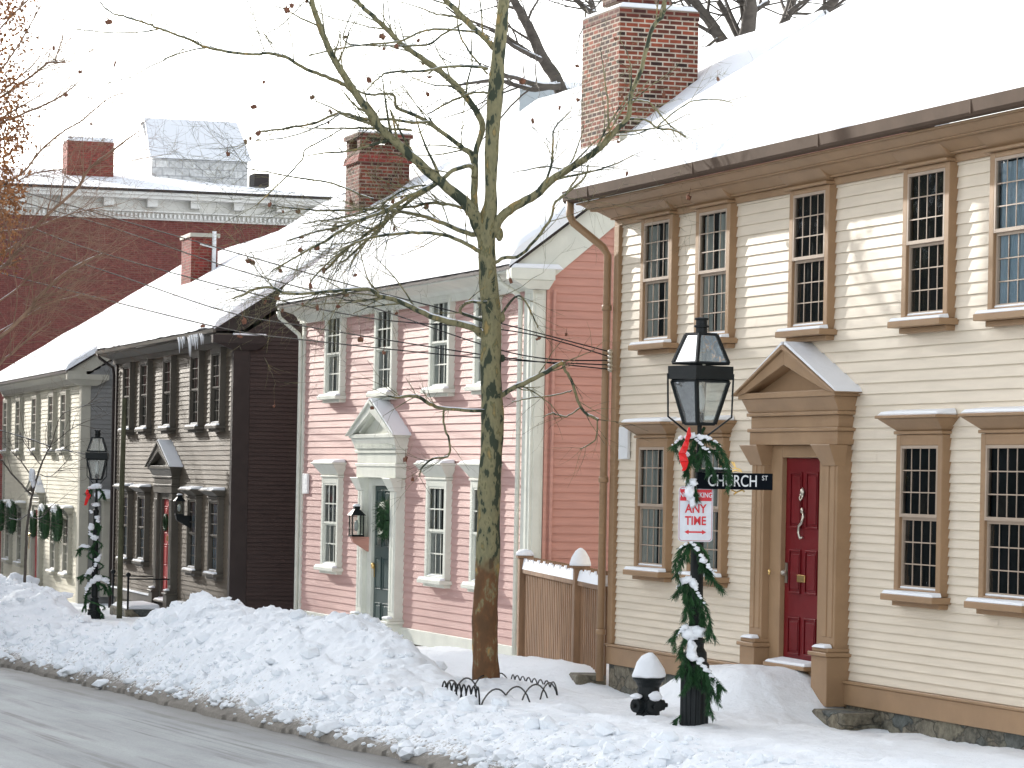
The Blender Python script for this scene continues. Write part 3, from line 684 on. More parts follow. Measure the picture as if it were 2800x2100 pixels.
dc, leaf = H.doorcase(c, .63, 2.64, .90, 1.02, M['tan'], 3.22, 3.66, 1.21, 2.8, w=.26, leafm=M['red'], zfoot=.28)
# furniture of the red door
q = MB(); q.box(c-.09, c+.09, -.062, -.048, 1.42, 1.49); q.build('mail_slot', M['brass'], leaf, bevel=.003)
q = MB(); q.tube([(c+.02,-.055,2.10),(c+.05,-.065,2.06),(c+.02,-.07,2.0),(c-.04,-.07,1.97),(c-.05,-.07,1.90),(c-.01,-.07,1.85),(c+.03,-.065,1.86)], [.012,.016,.016,.016,.015,.014,.01], 8); q.blob((c,-.06,2.12),(.03,.015,.03),2,2)
q.build('hanging_ornament', M['pewter'], leaf, smooth=True)
q = MB(); q.blob((c+.0,-.06,2.30),(.035,.02,.045),1,2); q.tube([(c-.03,-.06,2.29),(c-.03,-.075,2.24),(c,-.08,2.22),(c+.03,-.075,2.24),(c+.03,-.06,2.29)], .008, 6); q.build('knocker', M['pewter'], leaf, smooth=True)
q = MB(); q.blob((c-.38,-.075,1.50),(.03,.03,.03),1,2); q.box(c-.41,c-.35,-.05,-.045,1.40,1.60); q.build('door_handle', M['pewter'], leaf, smooth=False)
q = MB(); q.blob((c-.60,-.135,1.50),(.018,.012,.03),1,2); q.build('doorbell', M['brass'], dc, smooth=True)
q = MB(); q.box(c+1.10, c+1.8, -.42, -.0, -.3, .27); q.build('stone_step', M['stone'], H.root, bevel=.02)
q = MB(); q.box(.22,.50,-.055,-.02,2.62,2.98); q.build('house_plaque', M['white'], H.root, bevel=.004)

# ------------------------------------------------------------------ PINK HOUSE
H = House('pink_house', 'pink clapboard house with pale trim and green wreathed door behind the plane tree', -1630, 1453, 1815, 43.0)
PK = H; H.sx = 0.0
ry, pt, ze, ov = 4.05, .765, 5.24, .46
core = MB(); core.box(-11.73, -.003, .003, 8.1, -.5, 5.15); core.prism([(0.0,5.15),(8.1,5.15),(ry,5.15+ry*pt)], -11.73, -.004); core.build('wall_core', M['pink'], H.root)
f = MB(); f.box(-11.75, -.0, -.02, 0.1, -1.2, -.12); f.build('foundation', M['stone'], H.root)
f = MB(); f.box(-11.78, .03, -.06, 0, -.119, .10); f.box(.0,.03,-.06,8.1,-.119,.10); f.build('skirt_board', M['pinktrim'], H.root, bevel=.005)
H.claps('front_wall', M['pink'], -11.65, -.30, [(.10, 5.0, .108)])
H.claps('side_wall', M['salmon'], .1, 8.1, [(.10, 8.3, .111)], side=True, gable=lambda z,a,b: ((a, b) if z < 5.1 else (a-.1+(z-5.1)/pt, 8.2-(z-5.1)/pt)))
f = MB(); f.box(-11.78, -11.65, -.05, .05, .101, 5.0); f.build('corner_board', M['pinktrim'], H.root, bevel=.005)
f = MB(); f.box(-.30, .035, -.09, .10, .101, 5.0)
f.box(-.27,-.05,-.105,-.08,.3,4.85); f.box(.03,.05,-.05,.06,.3,4.85); f.build('corner_pilaster', M['pinktrim'], H.root, bevel=.006)
f = MB(); f.box(.036, .05, .105, .15, .101, 5.0); f.build('side_board', M['salmon'], H.root)
f = MB(); f.tube([(.06,.21,.1),(.06,.21,4.9)], .022, 8); f.build('side_pipe', M['salmon'], H.root)
# deep coved cornice
f = MB(); x0, x1 = -11.95, .12
f.box(x0+.12, x1, -.08, .02, 4.90, 5.0)
prof = [(-.08,4.95),(-.10,5.01),(-.16,5.06),(-.30,5.10),(-.40,5.12),(-.44,5.13),(-.45,5.20),(.0,5.20),(0,4.95)]
f.prism(prof, x0, x1); f.build('cornice', M['pinktrim'], H.root)
f = MB(); f.box(.0, .22, -.46, .16, 5.02, 5.17); f.hull8([(.0,-.2,4.90),(.14,-.2,4.90),(.14,.1,4.90),(.0,.1,4.90)],[(.0,-.44,5.018),(.21,-.44,5.018),(.21,.15,5.018),(.0,.15,5.018)]); f.build('cornice_return', M['pinktrim'], H.root, bevel=.006)
f = MB(); f.hull8([(.0,-.45,5.171),(.22,-.45,5.171),(.22,.28,5.171),(0,.28,5.171)],[(.02,-.40,5.22),(.19,-.40,5.23),(.18,.22,5.24),(0,.22,5.24)]); f.build('return_snow', M['snow'], H.root, bevel=.01)
# rake board on the near gable
f = MB(); hgt = .30
f.prism([(-ov,5.17),(ry,5.17+(ry+ov)*pt),(ry,5.17+(ry+ov)*pt-hgt),(-.0+hgt/pt*.45,5.06)], .021, .055); f.build('rake_board', M['pinktrim'], H.root)
H.roof(-11.75, 0, 5.22, ov, ry, pt, M['darktrim'], snow_t=.22, rake=.14, bumpy=.03, seed=7, overhang=.02, round_=.16)
PW = dict(gw=.78, cols=3, rows=2, mt=M['pinktrim'], w=.105, gy=.0455, cas=.10, mun=.02)
for c in (-9.70, -6.86, -4.03, -1.95): H.window(c, 3.70, 4.94, top=.06, curtain=((-1,-.45),(-.2,.5)), **PW)
for c in (-9.70, -4.03, -1.95): H.window(c, .93, 2.23, top=.10, hood=.24, curtain=((-1,-.5),(-.35,.2),(.4,1)), **PW)
c = -6.86
dc, leaf = H.doorcase(c, .02, 2.22, .96, 1.02, M['pinktrim'], 2.95, 3.46, 1.26, 2.5, w=.26, leafm=M['green'], dentil=True, zfoot=-.35, panels=((0,.18),(.24,.50),(.54,.97)))
q = MB(); q.blob((c-.42,-.07,.98),(.03,.03,.05),1,2); q.box(c-.44,c-.40,-.05,-.04,.80,1.0); q.build('door_handle', M['brass'], leaf)
q = MB(); q.box(-11.55,-11.25,-.06,-.02,2.05,2.38); q.build('house_plaque', M['white'], H.root, bevel=.004)
d = MB(); d.tube([(-11.98,-.42,5.1),(-11.95,-.40,5.0),(-11.80,-.10,4.72),(-11.74,-.08,4.6),(-11.74,-.08,0)], .035, 8); d.build('downspout', M['pinktrim'], H.root, smooth=True)
d = MB(); d.tube([(-.55,-.42,5.12),(-.50,-.36,5.0),(-.36,-.16,4.85),(-.34,-.13,4.75),(-.34,-.13,.0)], .035, 8); d.build('downspout', M['pinktrim'], H.root, smooth=True)

def chimney(H, u0, u1, y0, y1, zb, zt, m, name='chimney', cap=True, flare=.0):
    b = MB(); b.box(u0,u1,y0,y1,zb,zt)
    if flare: b.box(u0-flare,u1+flare,y0-flare,y1+flare,zt-.35,zt-.2); 
    o = b.build(name, m, H.root)
    s = MB(); s.hull8([(u0-.01,y0-.01,zt+.001),(u1+.01,y0-.01,zt+.001),(u1+.01,y1+.01,zt+.001),(u0-.01,y1+.01,zt+.001)],[(u0+.06,y0+.06,zt+.08),(u1-.06,y0+.06,zt+.08),(u1-.06,y1-.06,zt+.08),(u0+.06,y1-.06,zt+.08)])
    if cap: s.build('chimney_snow', M['snow'], o, bevel=.02)
    return o
def side_y(H, u, px, py):
    """depth into the lot and level where a pixel meets the plane across the house at u"""
    r = ray(px, py); o = H.o + H.ux*u; t = o.dot(H.ux)/r.dot(H.ux)
    q = Vector((r.x*t-o.x, t-o.y, 0)); return q.dot(H.iy), CZ + r.z*t
# big central chimney: near corner edge at x=1692, right edge x=1910
u1 = -1.9
ya, zt_ = side_y(H, u1, 1695, 18); yb_, _ = side_y(H, u1, 1911, 30)
u0 = H.uz(1594, 70, -ya)[0]
chimney(H, u0, u1, ya, yb_, 6.5, zt_-.0, M['brick'])
q = MB(); q.box(u0-.008, u1+.008, ya-.008, yb_+.008, zt_-.13, zt_-.0); q.build('chimney_band', M['brick2'], H.root)
q = MB(); q.box(u0+.5,u1-.4,ya+.1,yb_-.25, zt_+.12, zt_+.45); q.build('chimney_pot', M['brick2'], H.root, bevel=.02)
q = MB(); yy, zz = side_y(H, -.6, 1704, 405); q.lathe([(.055,zz-.3),(.055,zz+.20)], (-.6,yy), 12); q.build('vent_pipe', M['graytrim'], H.root, smooth=False)

# ------------------------------------------------------------------ BROWN HOUSE
H = House('brown_house', 'dark brown clapboard house with faded red door between the pink and grey houses', -1256, 633, 1700, 56.9)
BR = H; H.sx = 0.0; ry, pt, ze, ov = 4.7, .66, 4.93, .42
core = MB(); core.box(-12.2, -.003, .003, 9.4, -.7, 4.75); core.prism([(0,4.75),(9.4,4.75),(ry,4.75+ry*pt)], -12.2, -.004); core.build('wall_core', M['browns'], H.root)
f = MB(); f.box(-12.23, .0, -.02, .1, -1.5, -.30); f.build('foundation', M['stone'], H.root)
f = MB(); f.box(-12.25, .0, -.07, 0, -.30, -.12); f.build('skirt_board', M['browntrim'], H.root, bevel=.005)
f = MB(); f.box(-12.2,-6.3,-.10,-.0,-.119,-.085); f.build('ledge_snow', M['snow'], H.root, bevel=.01)
f = MB(); f.box(-4.6,-.1,-.10,0,-.119,-.085); f.build('ledge_snow', M['snow'], H.root, bevel=.01)
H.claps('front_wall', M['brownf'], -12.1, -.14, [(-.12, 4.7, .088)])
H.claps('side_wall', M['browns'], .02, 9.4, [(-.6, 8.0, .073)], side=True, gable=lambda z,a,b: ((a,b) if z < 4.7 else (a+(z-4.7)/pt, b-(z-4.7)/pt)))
f = MB(); f.box(-12.25,-12.1,-.05,.05,-.12,4.7); f.build('corner_board', M['darktrim'], H.root)
f = MB(); f.box(-.14,.03,-.06,.0,-.12,4.72); f.box(.0,.04,-.061,.24,-.7,4.72); f.build('corner_board', M['darktrim'], H.root, bevel=.005)
f = MB(); f.box(-12.3,.08,-.10,0,4.62,4.72)
f.hull8([(-12.3,-.12,4.721),(.08,-.12,4.721),(.08,0,4.721),(-12.3,0,4.721)],[(-12.4,-.34,4.80),(.1,-.34,4.80),(.1,0,4.80),(-12.4,0,4.80)]); f.box(-12.4,.1,-.40,0,4.801,4.83)
f.build('cornice', M['browntrim'], H.root)
f = MB(); f.prism([(-.46,4.90),(-.45,4.84),(-.40,4.835),(-.40,4.90)], -12.45, .12); f.build('gutter', M['browntrim'], H.root)
f = MB(); f.box(.0,.16,-.46,.55,4.66,4.80); f.hull8([(0,-.1,4.55),(.1,-.1,4.55),(.1,.35,4.55),(0,.35,4.55)],[(0,-.42,4.659),(.15,-.42,4.659),(.15,.52,4.659),(0,.52,4.659)]); f.build('cornice_return', M['darktrim'], H.root)
f = MB(); f.box(.02,.16,-.1,.50,4.801,4.835); f.build('return_snow', M['snow'], H.root, bevel=.01)
f = MB(); f.prism([(-ov,4.86),(ry,4.86+(ry+ov)*pt),(ry,4.86+(ry+ov)*pt-.28),(.10,4.90)], .021, .06); f.build('rake_board', M['darktrim'], H.root)
H.roof(-12.2, 0, ze, ov, ry, pt, M['darktrim'], snow_t=.13, rake=.12, bumpy=.07, seed=11, overhang=.03, round_=.1)
BW = dict(gw=.74, cols=3, rows=3, mt=M['browntrim'], w=.125, gy=.055, cas=.075, mun=.014, sillw=.20, sashm=M['browntrim'])
for c in (-10.50, -8.50, -5.98, -3.22, -1.26): H.window(c, 3.27, 4.52, top=.10, curtain=((-1,-.1),(.1,1)), dark=M['room2'], **BW)
for c in (-10.45, -8.50, -3.22, -1.22): H.window(c, .60, 1.84, top=.06, hood=.15, curtain=((-.95,.95),), dark=M['curtainb'], **BW)
c = H.uz(434, 1250, .25)[0]
dc, leaf = H.doorcase(c, -.12, 1.83, .92, .92, M['browntrim'], 2.42, 2.88, 1.25, 2.2, w=.24, leafm=M['red2'], zfoot=-.5, colcap=False)
q = MB(); q.box(c-.06,c+.06,-.06,-.045,1.02,1.12); q.build('mail_slot', M['brass'], leaf)
d = MB(); d.tube([(-12.4,-.42,4.85),(-12.3,-.38,4.75),(-12.14,-.12,4.55),(-12.12,-.10,4.4),(-12.12,-.10,-.8)], .032, 8); d.build('downspout', M['darktrim'], H.root, smooth=True)
f = MB(); f.box(c-.9,c+.9,-1.0,-.31,-.9,-.28); f.build('stoop', M['stone'], H.root, bevel=.02)
f = MB(); f.hull8([(c-.88,-.98,-.279),(c+.88,-.98,-.279),(c+.88,-.32,-.279),(c-.88,-.32,-.279)],[(c-.8,-.9,-.20),(c+.82,-.9,-.21),(c+.82,-.34,-.18),(c-.8,-.34,-.18)]); f.build('stoop_snow', M['snow'], H.root, bevel=.02)
f = MB()
for uu in (c-.85, c+.85):
    f.tube([(uu,-.95,-.9),(uu,-.95,.35)], .02, 8); f.blob((uu,-.95,.38),(.05,.05,.05),1,2,0); f.tube([(uu,-.95,.30),(uu,-.1,.30)], .014, 6)
    f.build('handrail', M['black'], H.root); f = MB()
# icicles near the near end of the gutter
ic = MB(); ic.tube([(0,0,0),(.005,0,-.12),(0,.003,-.30)], [.03,.016,.002], 6)
first = None
for k in range(14):
    if first is None: o = first = ic.build('icicle', M['snow'], H.root, smooth=True)
    else: o = first.copy(); COL.objects.link(o); o.parent = H.root
    o.location = (-3.0+k*.16+random.uniform(-.05,.05), -.44+random.uniform(-.02,.05), 4.86); o.scale = (1.3,1.3,random.uniform(.4,1.3))
u1 = -3.2
ya, zt_ = side_y(H, u1, 985, 362); yb_, _ = side_y(H, u1, 1122, 362); u0 = H.uz(947, 400, -ya)[0]
_, zc = side_y(H, u1, 985, 405)
ch = chimney(H, u0, u1, ya, yb_, 6.2, zc, M['brick2'], cap=False)
q = MB()
for (a,b_) in ((u0,u0+.22),(u1-.22,u1)): 
    q.box(a,b_,ya,ya+.22,zc+.001,zt_-.08); q.box(a,b_,yb_-.22,yb_,zc+.001,zt_-.08)
q.box(u0+.1,u1-.1,ya+.23,yb_-.23,zc+.001,zt_-.2)
q.box(u0-.05,u1+.05,ya-.05,yb_+.05,zt_-.079,zt_); q.build('chimney_top', M['brick2'], ch)
q = MB(); q.box(u0-.03,u1+.03,ya-.03,yb_+.03,zt_+.001,zt_+.04); q.build('chimney_snow', M['snow'], ch, bevel=.01)
q = MB(); q.hull8([(u0-.05,ya-.05,zc-.25),(u1+.05,ya-.05,zc-.25),(u1+.05,yb_+.05,zc-.25),(u0-.05,yb_+.05,zc-.25)],[(u0-.02,ya-.02,zc-.1),(u1+.02,ya-.02,zc-.1),(u1+.02,yb_+.02,zc-.1),(u0-.02,yb_+.02,zc-.1)]); q.build('chimney_shoulder', M['brick4'], ch)

# ------------------------------------------------------------------ GREY HOUSE
H = House('grey_house', 'pale grey clapboard house with wreathed windows at the far end of the row', -1100, 222, 1650, 72.0)
GR = H; H.sx = 0.0; ry, pt, ze, ov = 4.75, .63, 4.60, .45
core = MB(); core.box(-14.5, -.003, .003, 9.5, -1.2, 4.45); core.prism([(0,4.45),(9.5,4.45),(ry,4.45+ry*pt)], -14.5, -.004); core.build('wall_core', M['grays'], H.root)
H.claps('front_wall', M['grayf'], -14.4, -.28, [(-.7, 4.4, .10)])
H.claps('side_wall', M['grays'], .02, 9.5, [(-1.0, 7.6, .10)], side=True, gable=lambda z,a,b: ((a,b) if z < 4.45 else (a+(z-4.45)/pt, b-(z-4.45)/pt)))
f = MB(); f.box(-14.5, .0, -.02, .1, -2, -.9); f.build('foundation', M['stone'], H.root)
f = MB(); f.box(-14.5, .0, -.06, 0, -.9, -.7); f.build('skirt_board', M['graytrim'], H.root)
f = MB(); f.box(-.28,.04,-.09,.0,-.7,4.3); f.box(.0,.05,-.091,.12,-.9,4.3); f.build('corner_pilaster', M['graytrim'], H.root, bevel=.006)
f = MB(); f.box(-14.55,-14.4,-.06,.05,-.7,4.3); f.build('corner_pilaster', M['graytrim'], H.root, bevel=.006)
f = MB(); f.box(-14.6,.1,-.10,0,4.28,4.4); f.prism([(-.10,4.33),(-.14,4.41),(-.3,4.47),(-.42,4.50),(-.43,4.57),(0,4.57),(0,4.33)], -14.7, .14); f.build('cornice', M['graytrim'], H.root)
f = MB(); f.box(.0,.22,-.44,.50,4.38,4.5); f.hull8([(0,-.15,4.25),(.12,-.15,4.25),(.12,.25,4.25),(0,.25,4.25)],[(0,-.42,4.379),(.2,-.42,4.379),(.2,.48,4.379),(0,.48,4.379)]); f.build('cornice_return', M['graytrim'], H.root)
f = MB(); f.prism([(-ov,4.54),(ry,4.54+(ry+ov)*pt),(ry,4.54+(ry+ov)*pt-.32),(.12,4.58)], .021, .06); f.build('rake_board', M['graytrim'], H.root)
H.roof(-14.5, 0, ze, ov, ry, pt, M['darktrim'], snow_t=.16, rake=.14, bumpy=.03, seed=17, overhang=.02)
GW = dict(gw=.76, cols=3, rows=3, mt=M['graytrim'], w=.11, gy=.05, cas=.08, mun=.018)
for c in (-13.85, -11.2, -8.0, -4.95, -2.80): H.window(c, 2.86, 4.12, top=.08, curtain=((-1,0),(.3,1)), **GW)
gl = (-12.9, -10.4, -4.15, -2.0)
for c in gl: H.window(c, .02, 1.25, top=.06, hood=.18, curtain=((-1,-.3),(.0,1)), **GW)
c = -7.3
dc, leaf = H.doorcase(c, -.55, 1.35, .9, .85, M['graytrim'], 1.75, 2.1, 1.0, 1.6, w=.2, leafm=M['red2'], zfoot=-.9, colcap=False)
u1 = -2.3
ya, zt_ = side_y(H, u1, 524, 633); yb_, _ = side_y(H, u1, 597, 633); u0 = H.uz(497, 650, -ya)[0]
ch = chimney(H, u0, u1, ya, yb_, 6.2, zt_-.12, M['brick4'], cap=False)
q = MB(); q.box(u0-.04,u1+.04,ya-.04,yb_+.04,zt_-.119,zt_-.03); q.build('chimney_cap', M['graytrim'], ch)
q = MB(); q.tube([(u1+.04,yb_-.10,6.4),(u1+.04,yb_-.10,zt_+.02)], .05, 8); q.tube([(u1+.04,yb_-.12,zt_-.35),(u1+.04,ya+.2,zt_-.28)], .03, 6); q.build('flue_pipe', M['white'], ch)
# side entry of the grey house with a snow-capped hood
yy, zz = side_y(H, 0, 296, 1368); _, z1 = side_y(H, 0, 296, 1570)
q = MB(); q.box(0,.30,yy-.16,yy+.02,z1-.5,zz-.02); q.box(0,.5,yy-.22,yy+.10,zz-.019,zz+.06); q.build('side_hood', M['graytrim'], H.root, bevel=.01)
q = MB(); q.blob((.25,yy-.1,zz+.12),(.34,.26,.12),3,3,.1); q.build('side_hood_snow', M['snow'], H.root, smooth=True)

# ------------------------------------------------------------------ RED BRICK BUILDING behind, facing down the street
ang = R(16)
def block(name, label, cat, px, py, Y, rz):
    r = ray(px, py); return empty(name, (r.x*Y, Y, 0), rz, label, cat)
RB = block('brick_building', 'big red brick building with white dentilled cornice and snowy roof behind the grey house', 'building', 840, 900, 112, ang)
def rbx(px, py, y=0):     # local x,z on a plane y of the brick building
    r = ray(px, py); n = Vector((-math.sin(ang), math.cos(ang), 0)); o = RB.location + n*y
    t = o.dot(n)/r.dot(n); q = Vector((r.x*t-RB.location.x, t-RB.location.y, 0)); return q.dot(Vector((math.cos(ang), math.sin(ang), 0))), CZ+r.z*t
xr, zc = rbx(935, 560); _, zc2 = rbx(500, 605); _, ztop = rbx(500, 540)
q = MB(); q.box(-28, xr-.4, 0, 22, -6, zc2+.2); q.build('wall', M['redbrick'], RB)
q = MB(); zz = zc2
q.box(-28.1, xr-.3, -.10, 0, zz, zz+.25)
for i in range(190):
    x = xr-.4-i*.15
    if x > -28: q.box(x, x+.07, -.24, -.10, zz+.06, zz+.2)
q.box(-28.1, xr-.2, -.26, 0, zz+.25, zz+.30); q.box(-28.1, xr-.35, -.05, 0, zz+.30, zz+.68)
for i in range(19):
    x = xr-.9-i*1.5; q.box(x, x+.35, -.42, -.05, zz+.42, zz+.68)
q.box(-28.3, xr+.3, -.62, 0, zz+.681, zz+.80); q.box(-28.4, xr+.4, -.72, 0, zz+.801, zz+.90)
q.build('cornice', mat('stone_cornice', (.74,.73,.69), .7, .08, (1,1,2)), RB)
q = MB(); q.box(-28.4, xr+.42, -.78, -.6, zz+.901, zz+.99); q.build('gutter', M['darktrim'], RB)
q = MB(); zr = zz+.98
q.hull8([(-28.4,-.7,zr),(xr+.4,-.7,zr),(xr+.4,22,zr),(-28.4,22,zr)], [(-22,8,zr+1.35),(xr-7,8,zr+1.35),(xr-7,15,zr+1.35),(-22,15,zr+1.35)]); q.build('roof_snow', M['snow'], RB)
# roof monitor with a snowy slope facing the street
q = MB(); yb = 7.0
xa, za = rbx(415, 478, yb); xb_, zb_ = rbx(677, 480, yb); xc, zc3 = rbx(415, 432, yb); xd, zd = rbx(402, 333, yb+2.6); xe, ze_ = rbx(640, 345, yb+2.6)
q.prism([(yb,za-1),(yb,zc3),(yb+2.6,zd),(yb+5.2,zc3),(yb+5.2,za-1)], xa, xb_); mon = q.build('roof_monitor', M['palestone'], RB)
q = MB(); q.hull8([(xa-.12,yb-.12,zc3+.01),(xb_+.12,yb-.12,zc3+.01),(xe+.1,yb+2.6,zd+.02),(xd-.1,yb+2.6,zd+.02)],[(xa-.1,yb-.1,zc3+.13),(xb_+.1,yb-.1,zc3+.13),(xe+.1,yb+2.6,zd+.15),(xd-.1,yb+2.6,zd+.15)]); q.build('monitor_snow', M['snow'], mon)
y0 = 5.0; x0, z0 = rbx(183, 480, y0); x1, z1 = rbx(312, 390, y0); q = MB(); q.box(x0,x1,y0,y0+1.2,z0-1,z1); chm = q.build('chimney', M['brick4'], RB)
q = MB(); q.box(x0,x1,y0-.02,y0+1.2,z1+.001,z1+.16); q.build('chimney_snow', M['snow'], chm, bevel=.03)
x0, z0 = rbx(688, 490, 5); q = MB(); q.box(x0, x0+.55, 4.5, 5.5, z0-.3, z0+.18); q.build('roof_vent', M['darktrim'], RB)

WB = block('white_building', 'distant pale slatted building just left of the big brick chimney', 'building', 1500, 300, 135, R(17))
q = MB(); k = 135/F; z_t = CZ+(HY-236)*k; z_b = CZ+(HY-420)*k
q.box(-84*k, 110*k, 0, 6, z_b-14, z_t); q.build('wall', mat('pale_cladding', (.36,.40,.42), .6, .03), WB)
q = MB()
for i in range(16): q.box((-80+i*12)*k, (-74.5+i*12)*k, -.08, .0, z_b-1, CZ+(HY-322)*k)
q.build('slats', mat('pale_slats', (.26,.30,.33), .6), WB)
q = MB(); q.box(-86*k, 112*k, -.15, 6.1, z_t, z_t+.25); q.build('roof_snow', M['snow'], WB)

# ------------------------------------------------------------------ FENCE between pink and cream
A = PK.world(-.06, .10, 0); B = CR.world(-.10, .02, 0)
dvec = (B-A); Lf = dvec.length; rzf = math.atan2(dvec.y, dvec.x)
FE = empty('picket_fence', A, rzf, 'brown picket fence with snow on its rail between the pink and cream houses', 'fence')
inv = Matrix.Rotation(-rzf, 3, 'Z')
def fence_x(px):
    r = ray(px, 1700); n = Vector((-dvec.y, dvec.x, 0)); t = A.dot(n)/r.dot(n); return (inv @ (Vector((r.x*t, t, 0))-A)).x
def zline(py0, py1):   # level of the two ends given pixel rows at posts
    return CZ+ray(1425,py0).z*A.y, CZ+ray(1655,py1).z*B.y
zt0, zt1 = zline(1565, 1590); zb0, zb1 = -.35, -.25
zt0 = zt1 = (zt0+zt1)/2
q = MB(); n = int(Lf/.142)
for i in range(1, n):
    x = i*Lf/n
    q.box(x-.030, x+.030, -.012, .012, zb0, zt0+.10+.015*math.sin(i*9)); 
    q.hull8([(x-.030,-.012,zt0+.10),(x+.030,-.012,zt0+.10),(x+.030,.012,zt0+.10),(x-.030,.012,zt0+.10)],[(x-.004,-.012,zt0+.17),(x+.004,-.012,zt0+.17),(x+.004,.012,zt0+.17),(x-.004,.012,zt0+.17)])
q.build('pickets', M['wood'], FE)
q = MB(); q.box(.05, Lf-.05, -.05, .05, zt0-.06, zt0-.005); q.box(.05, Lf-.05, .013, .05, zb0+.3, zb0+.4); q.build('rail', M['wood'], FE, bevel=.004)
q = MB(); nn = 120
prof = []
for k in range(nn+1):
    x = .06+(Lf-.12)*k/nn; hgt = .115+.02*math.sin(k*1.37)+.015*math.sin(k*.61)
    prof.append((x, hgt))
for (x0,h0),(x1,h1) in zip(prof, prof[1:]):
    q.hull8([(x0,-.055,zt0-.004),(x1,-.055,zt0-.004),(x1,.055,zt0-.004),(x0,.055,zt0-.004)],[(x0,-.03,zt0+h0),(x1,-.03,zt0+h1),(x1,.03,zt0+h1),(x0,.03,zt0+h0)])
q.build('rail_snow', M['snow'], FE)
xp = fence_x(1586)
for x, w_ in ((.06,.065), (xp,.065)):
    q = MB(); q.box(x-w_, x+w_, -w_-.02, w_, -.5, zt0+.14); q.box(x-w_-.03, x+w_+.03, -w_-.05, w_+.03, zt0+.141, zt0+.175); po = q.build('post', M['wood'], FE, bevel=.005)
    q = MB(); r0 = w_+.04; prof = [(r0*1.25,zt0+.176),(r0*1.22,zt0+.21),(r0*1.0,zt0+.28),(r0*.6,zt0+.35),(r0*.2,zt0+.385),(.003,zt0+.39)]
    if x < .1: prof = [(r0*1.2,zt0+.176),(r0*1.1,zt0+.22),(r0*.75,zt0+.25),(.003,zt0+.26)]
    q.lathe(prof, (x,-.01), 16); q.build('post_snow', M['snow'], po, smooth=True)
q = MB(); q.box(Lf-.55, Lf-.02, -.35, -.0, -.2, sz(33.9,13.0)+.14); q.build('stone_footing', M['stone'], FE, bevel=.02)

# ------------------------------------------------------------------ pine stuff
def needles(b, path, n, ln=.055, wd=.006, spread=.9, rs=random, droop=.0):
    path = [Vector(p) for p in path]; m = len(path)-1
    for i in range(n):
        t = rs.random()*m; k = min(int(t), m-1); p = path[k].lerp(path[k+1], t-k); d = (path[k+1]-path[k]).normalized()
        o = Vector((rs.gauss(0,1), rs.gauss(0,1), rs.gauss(0,1))); o -= d*o.dot(d); o.normalize()
        e = (d*(1.2-spread*.5) + o*spread + Vector((0,0,-droop))).normalized()*ln*rs.uniform(.6,1.2)
        sd_ = e.cross(Vector((rs.gauss(0,1),rs.gauss(0,1),rs.gauss(0,1)))).normalized()*wd*.5
        q0 = p+o*.004; b.quad(q0-sd_, q0+sd_, q0+e+sd_*.3, q0+e-sd_*.3)
def wreath(name, loc, rz, R_, r_, label, group=None, n=900, ribbon=None, snow=True):
    t = empty(name, loc, rz, label, 'wreath', group)
    b = MB(); pts = [(R_*math.cos(a), 0, R_*math.sin(a)) for a in [2*math.pi*k/24 for k in range(25)]]
    b.tube(pts, r_*.6, 8, False); needles(b, pts, n, r_*1.1, .012, 1.2); b.build('greenery', M['wreath'], t)
    if snow:
        q = MB(); q.tube([(R_*math.cos(a), -r_*.5, R_*math.sin(a)+r_*.35) for a in [R(35+11*k) for k in range(11)]], [.005]+[r_*.35]*9+[.005], 8); q.build('snow_cap', M['snow'], t, smooth=True)
    if ribbon:
        q = MB(); q.blob((-.07,-r_,-R_),(.07,.02,.05),1,2); q.blob((.07,-r_,-R_),(.07,.02,.05),2,2); q.hull8([(-.03,-r_,-R_),(.03,-r_,-R_),(.03,-r_+.01,-R_),(-.03,-r_+.01,-R_)],[(-.10,-r_,-R_-.35),(-.03,-r_,-R_-.35),(-.03,-r_+.01,-R_-.35),(-.10,-r_+.01,-R_-.35)])
        q.build('ribbon', M[ribbon], t)
    return t
_u, _z = PK.uz(1054, 1422, .15)
wreath('door_wreath', PK.world(_u,.15,_z), PK.rz, .22, .14, 'thick round green wreath hung on the green door of the pink house', snow=False)
wreath('door_wreath', BR.world(BR.uz(434,1250,.25)[0],.09,1.38), BR.rz, .14, .05, 'small dark wreath hung on the faded red door of the brown house', n=300, snow=False)
wl = ['wreath over the grey house window at the left edge of the photo', 'snowy wreath over the second ground floor window of the grey house', 'snowy wreath over the grey house window just right of its door', 'snowy wreath over the grey house window nearest the street lamp']
for c, l in zip(gl, wl): wreath('window_wreath', GR.world(c,.30,1.12), GR.rz, .33, .15, l, 'wreaths on the grey house windows', n=700)
wreath('door_wreath', GR.world(-7.3,.15,1.0), GR.rz, .26, .10, 'wreath with gold ribbon hung on the door of the grey house', ribbon='brass', n=500)

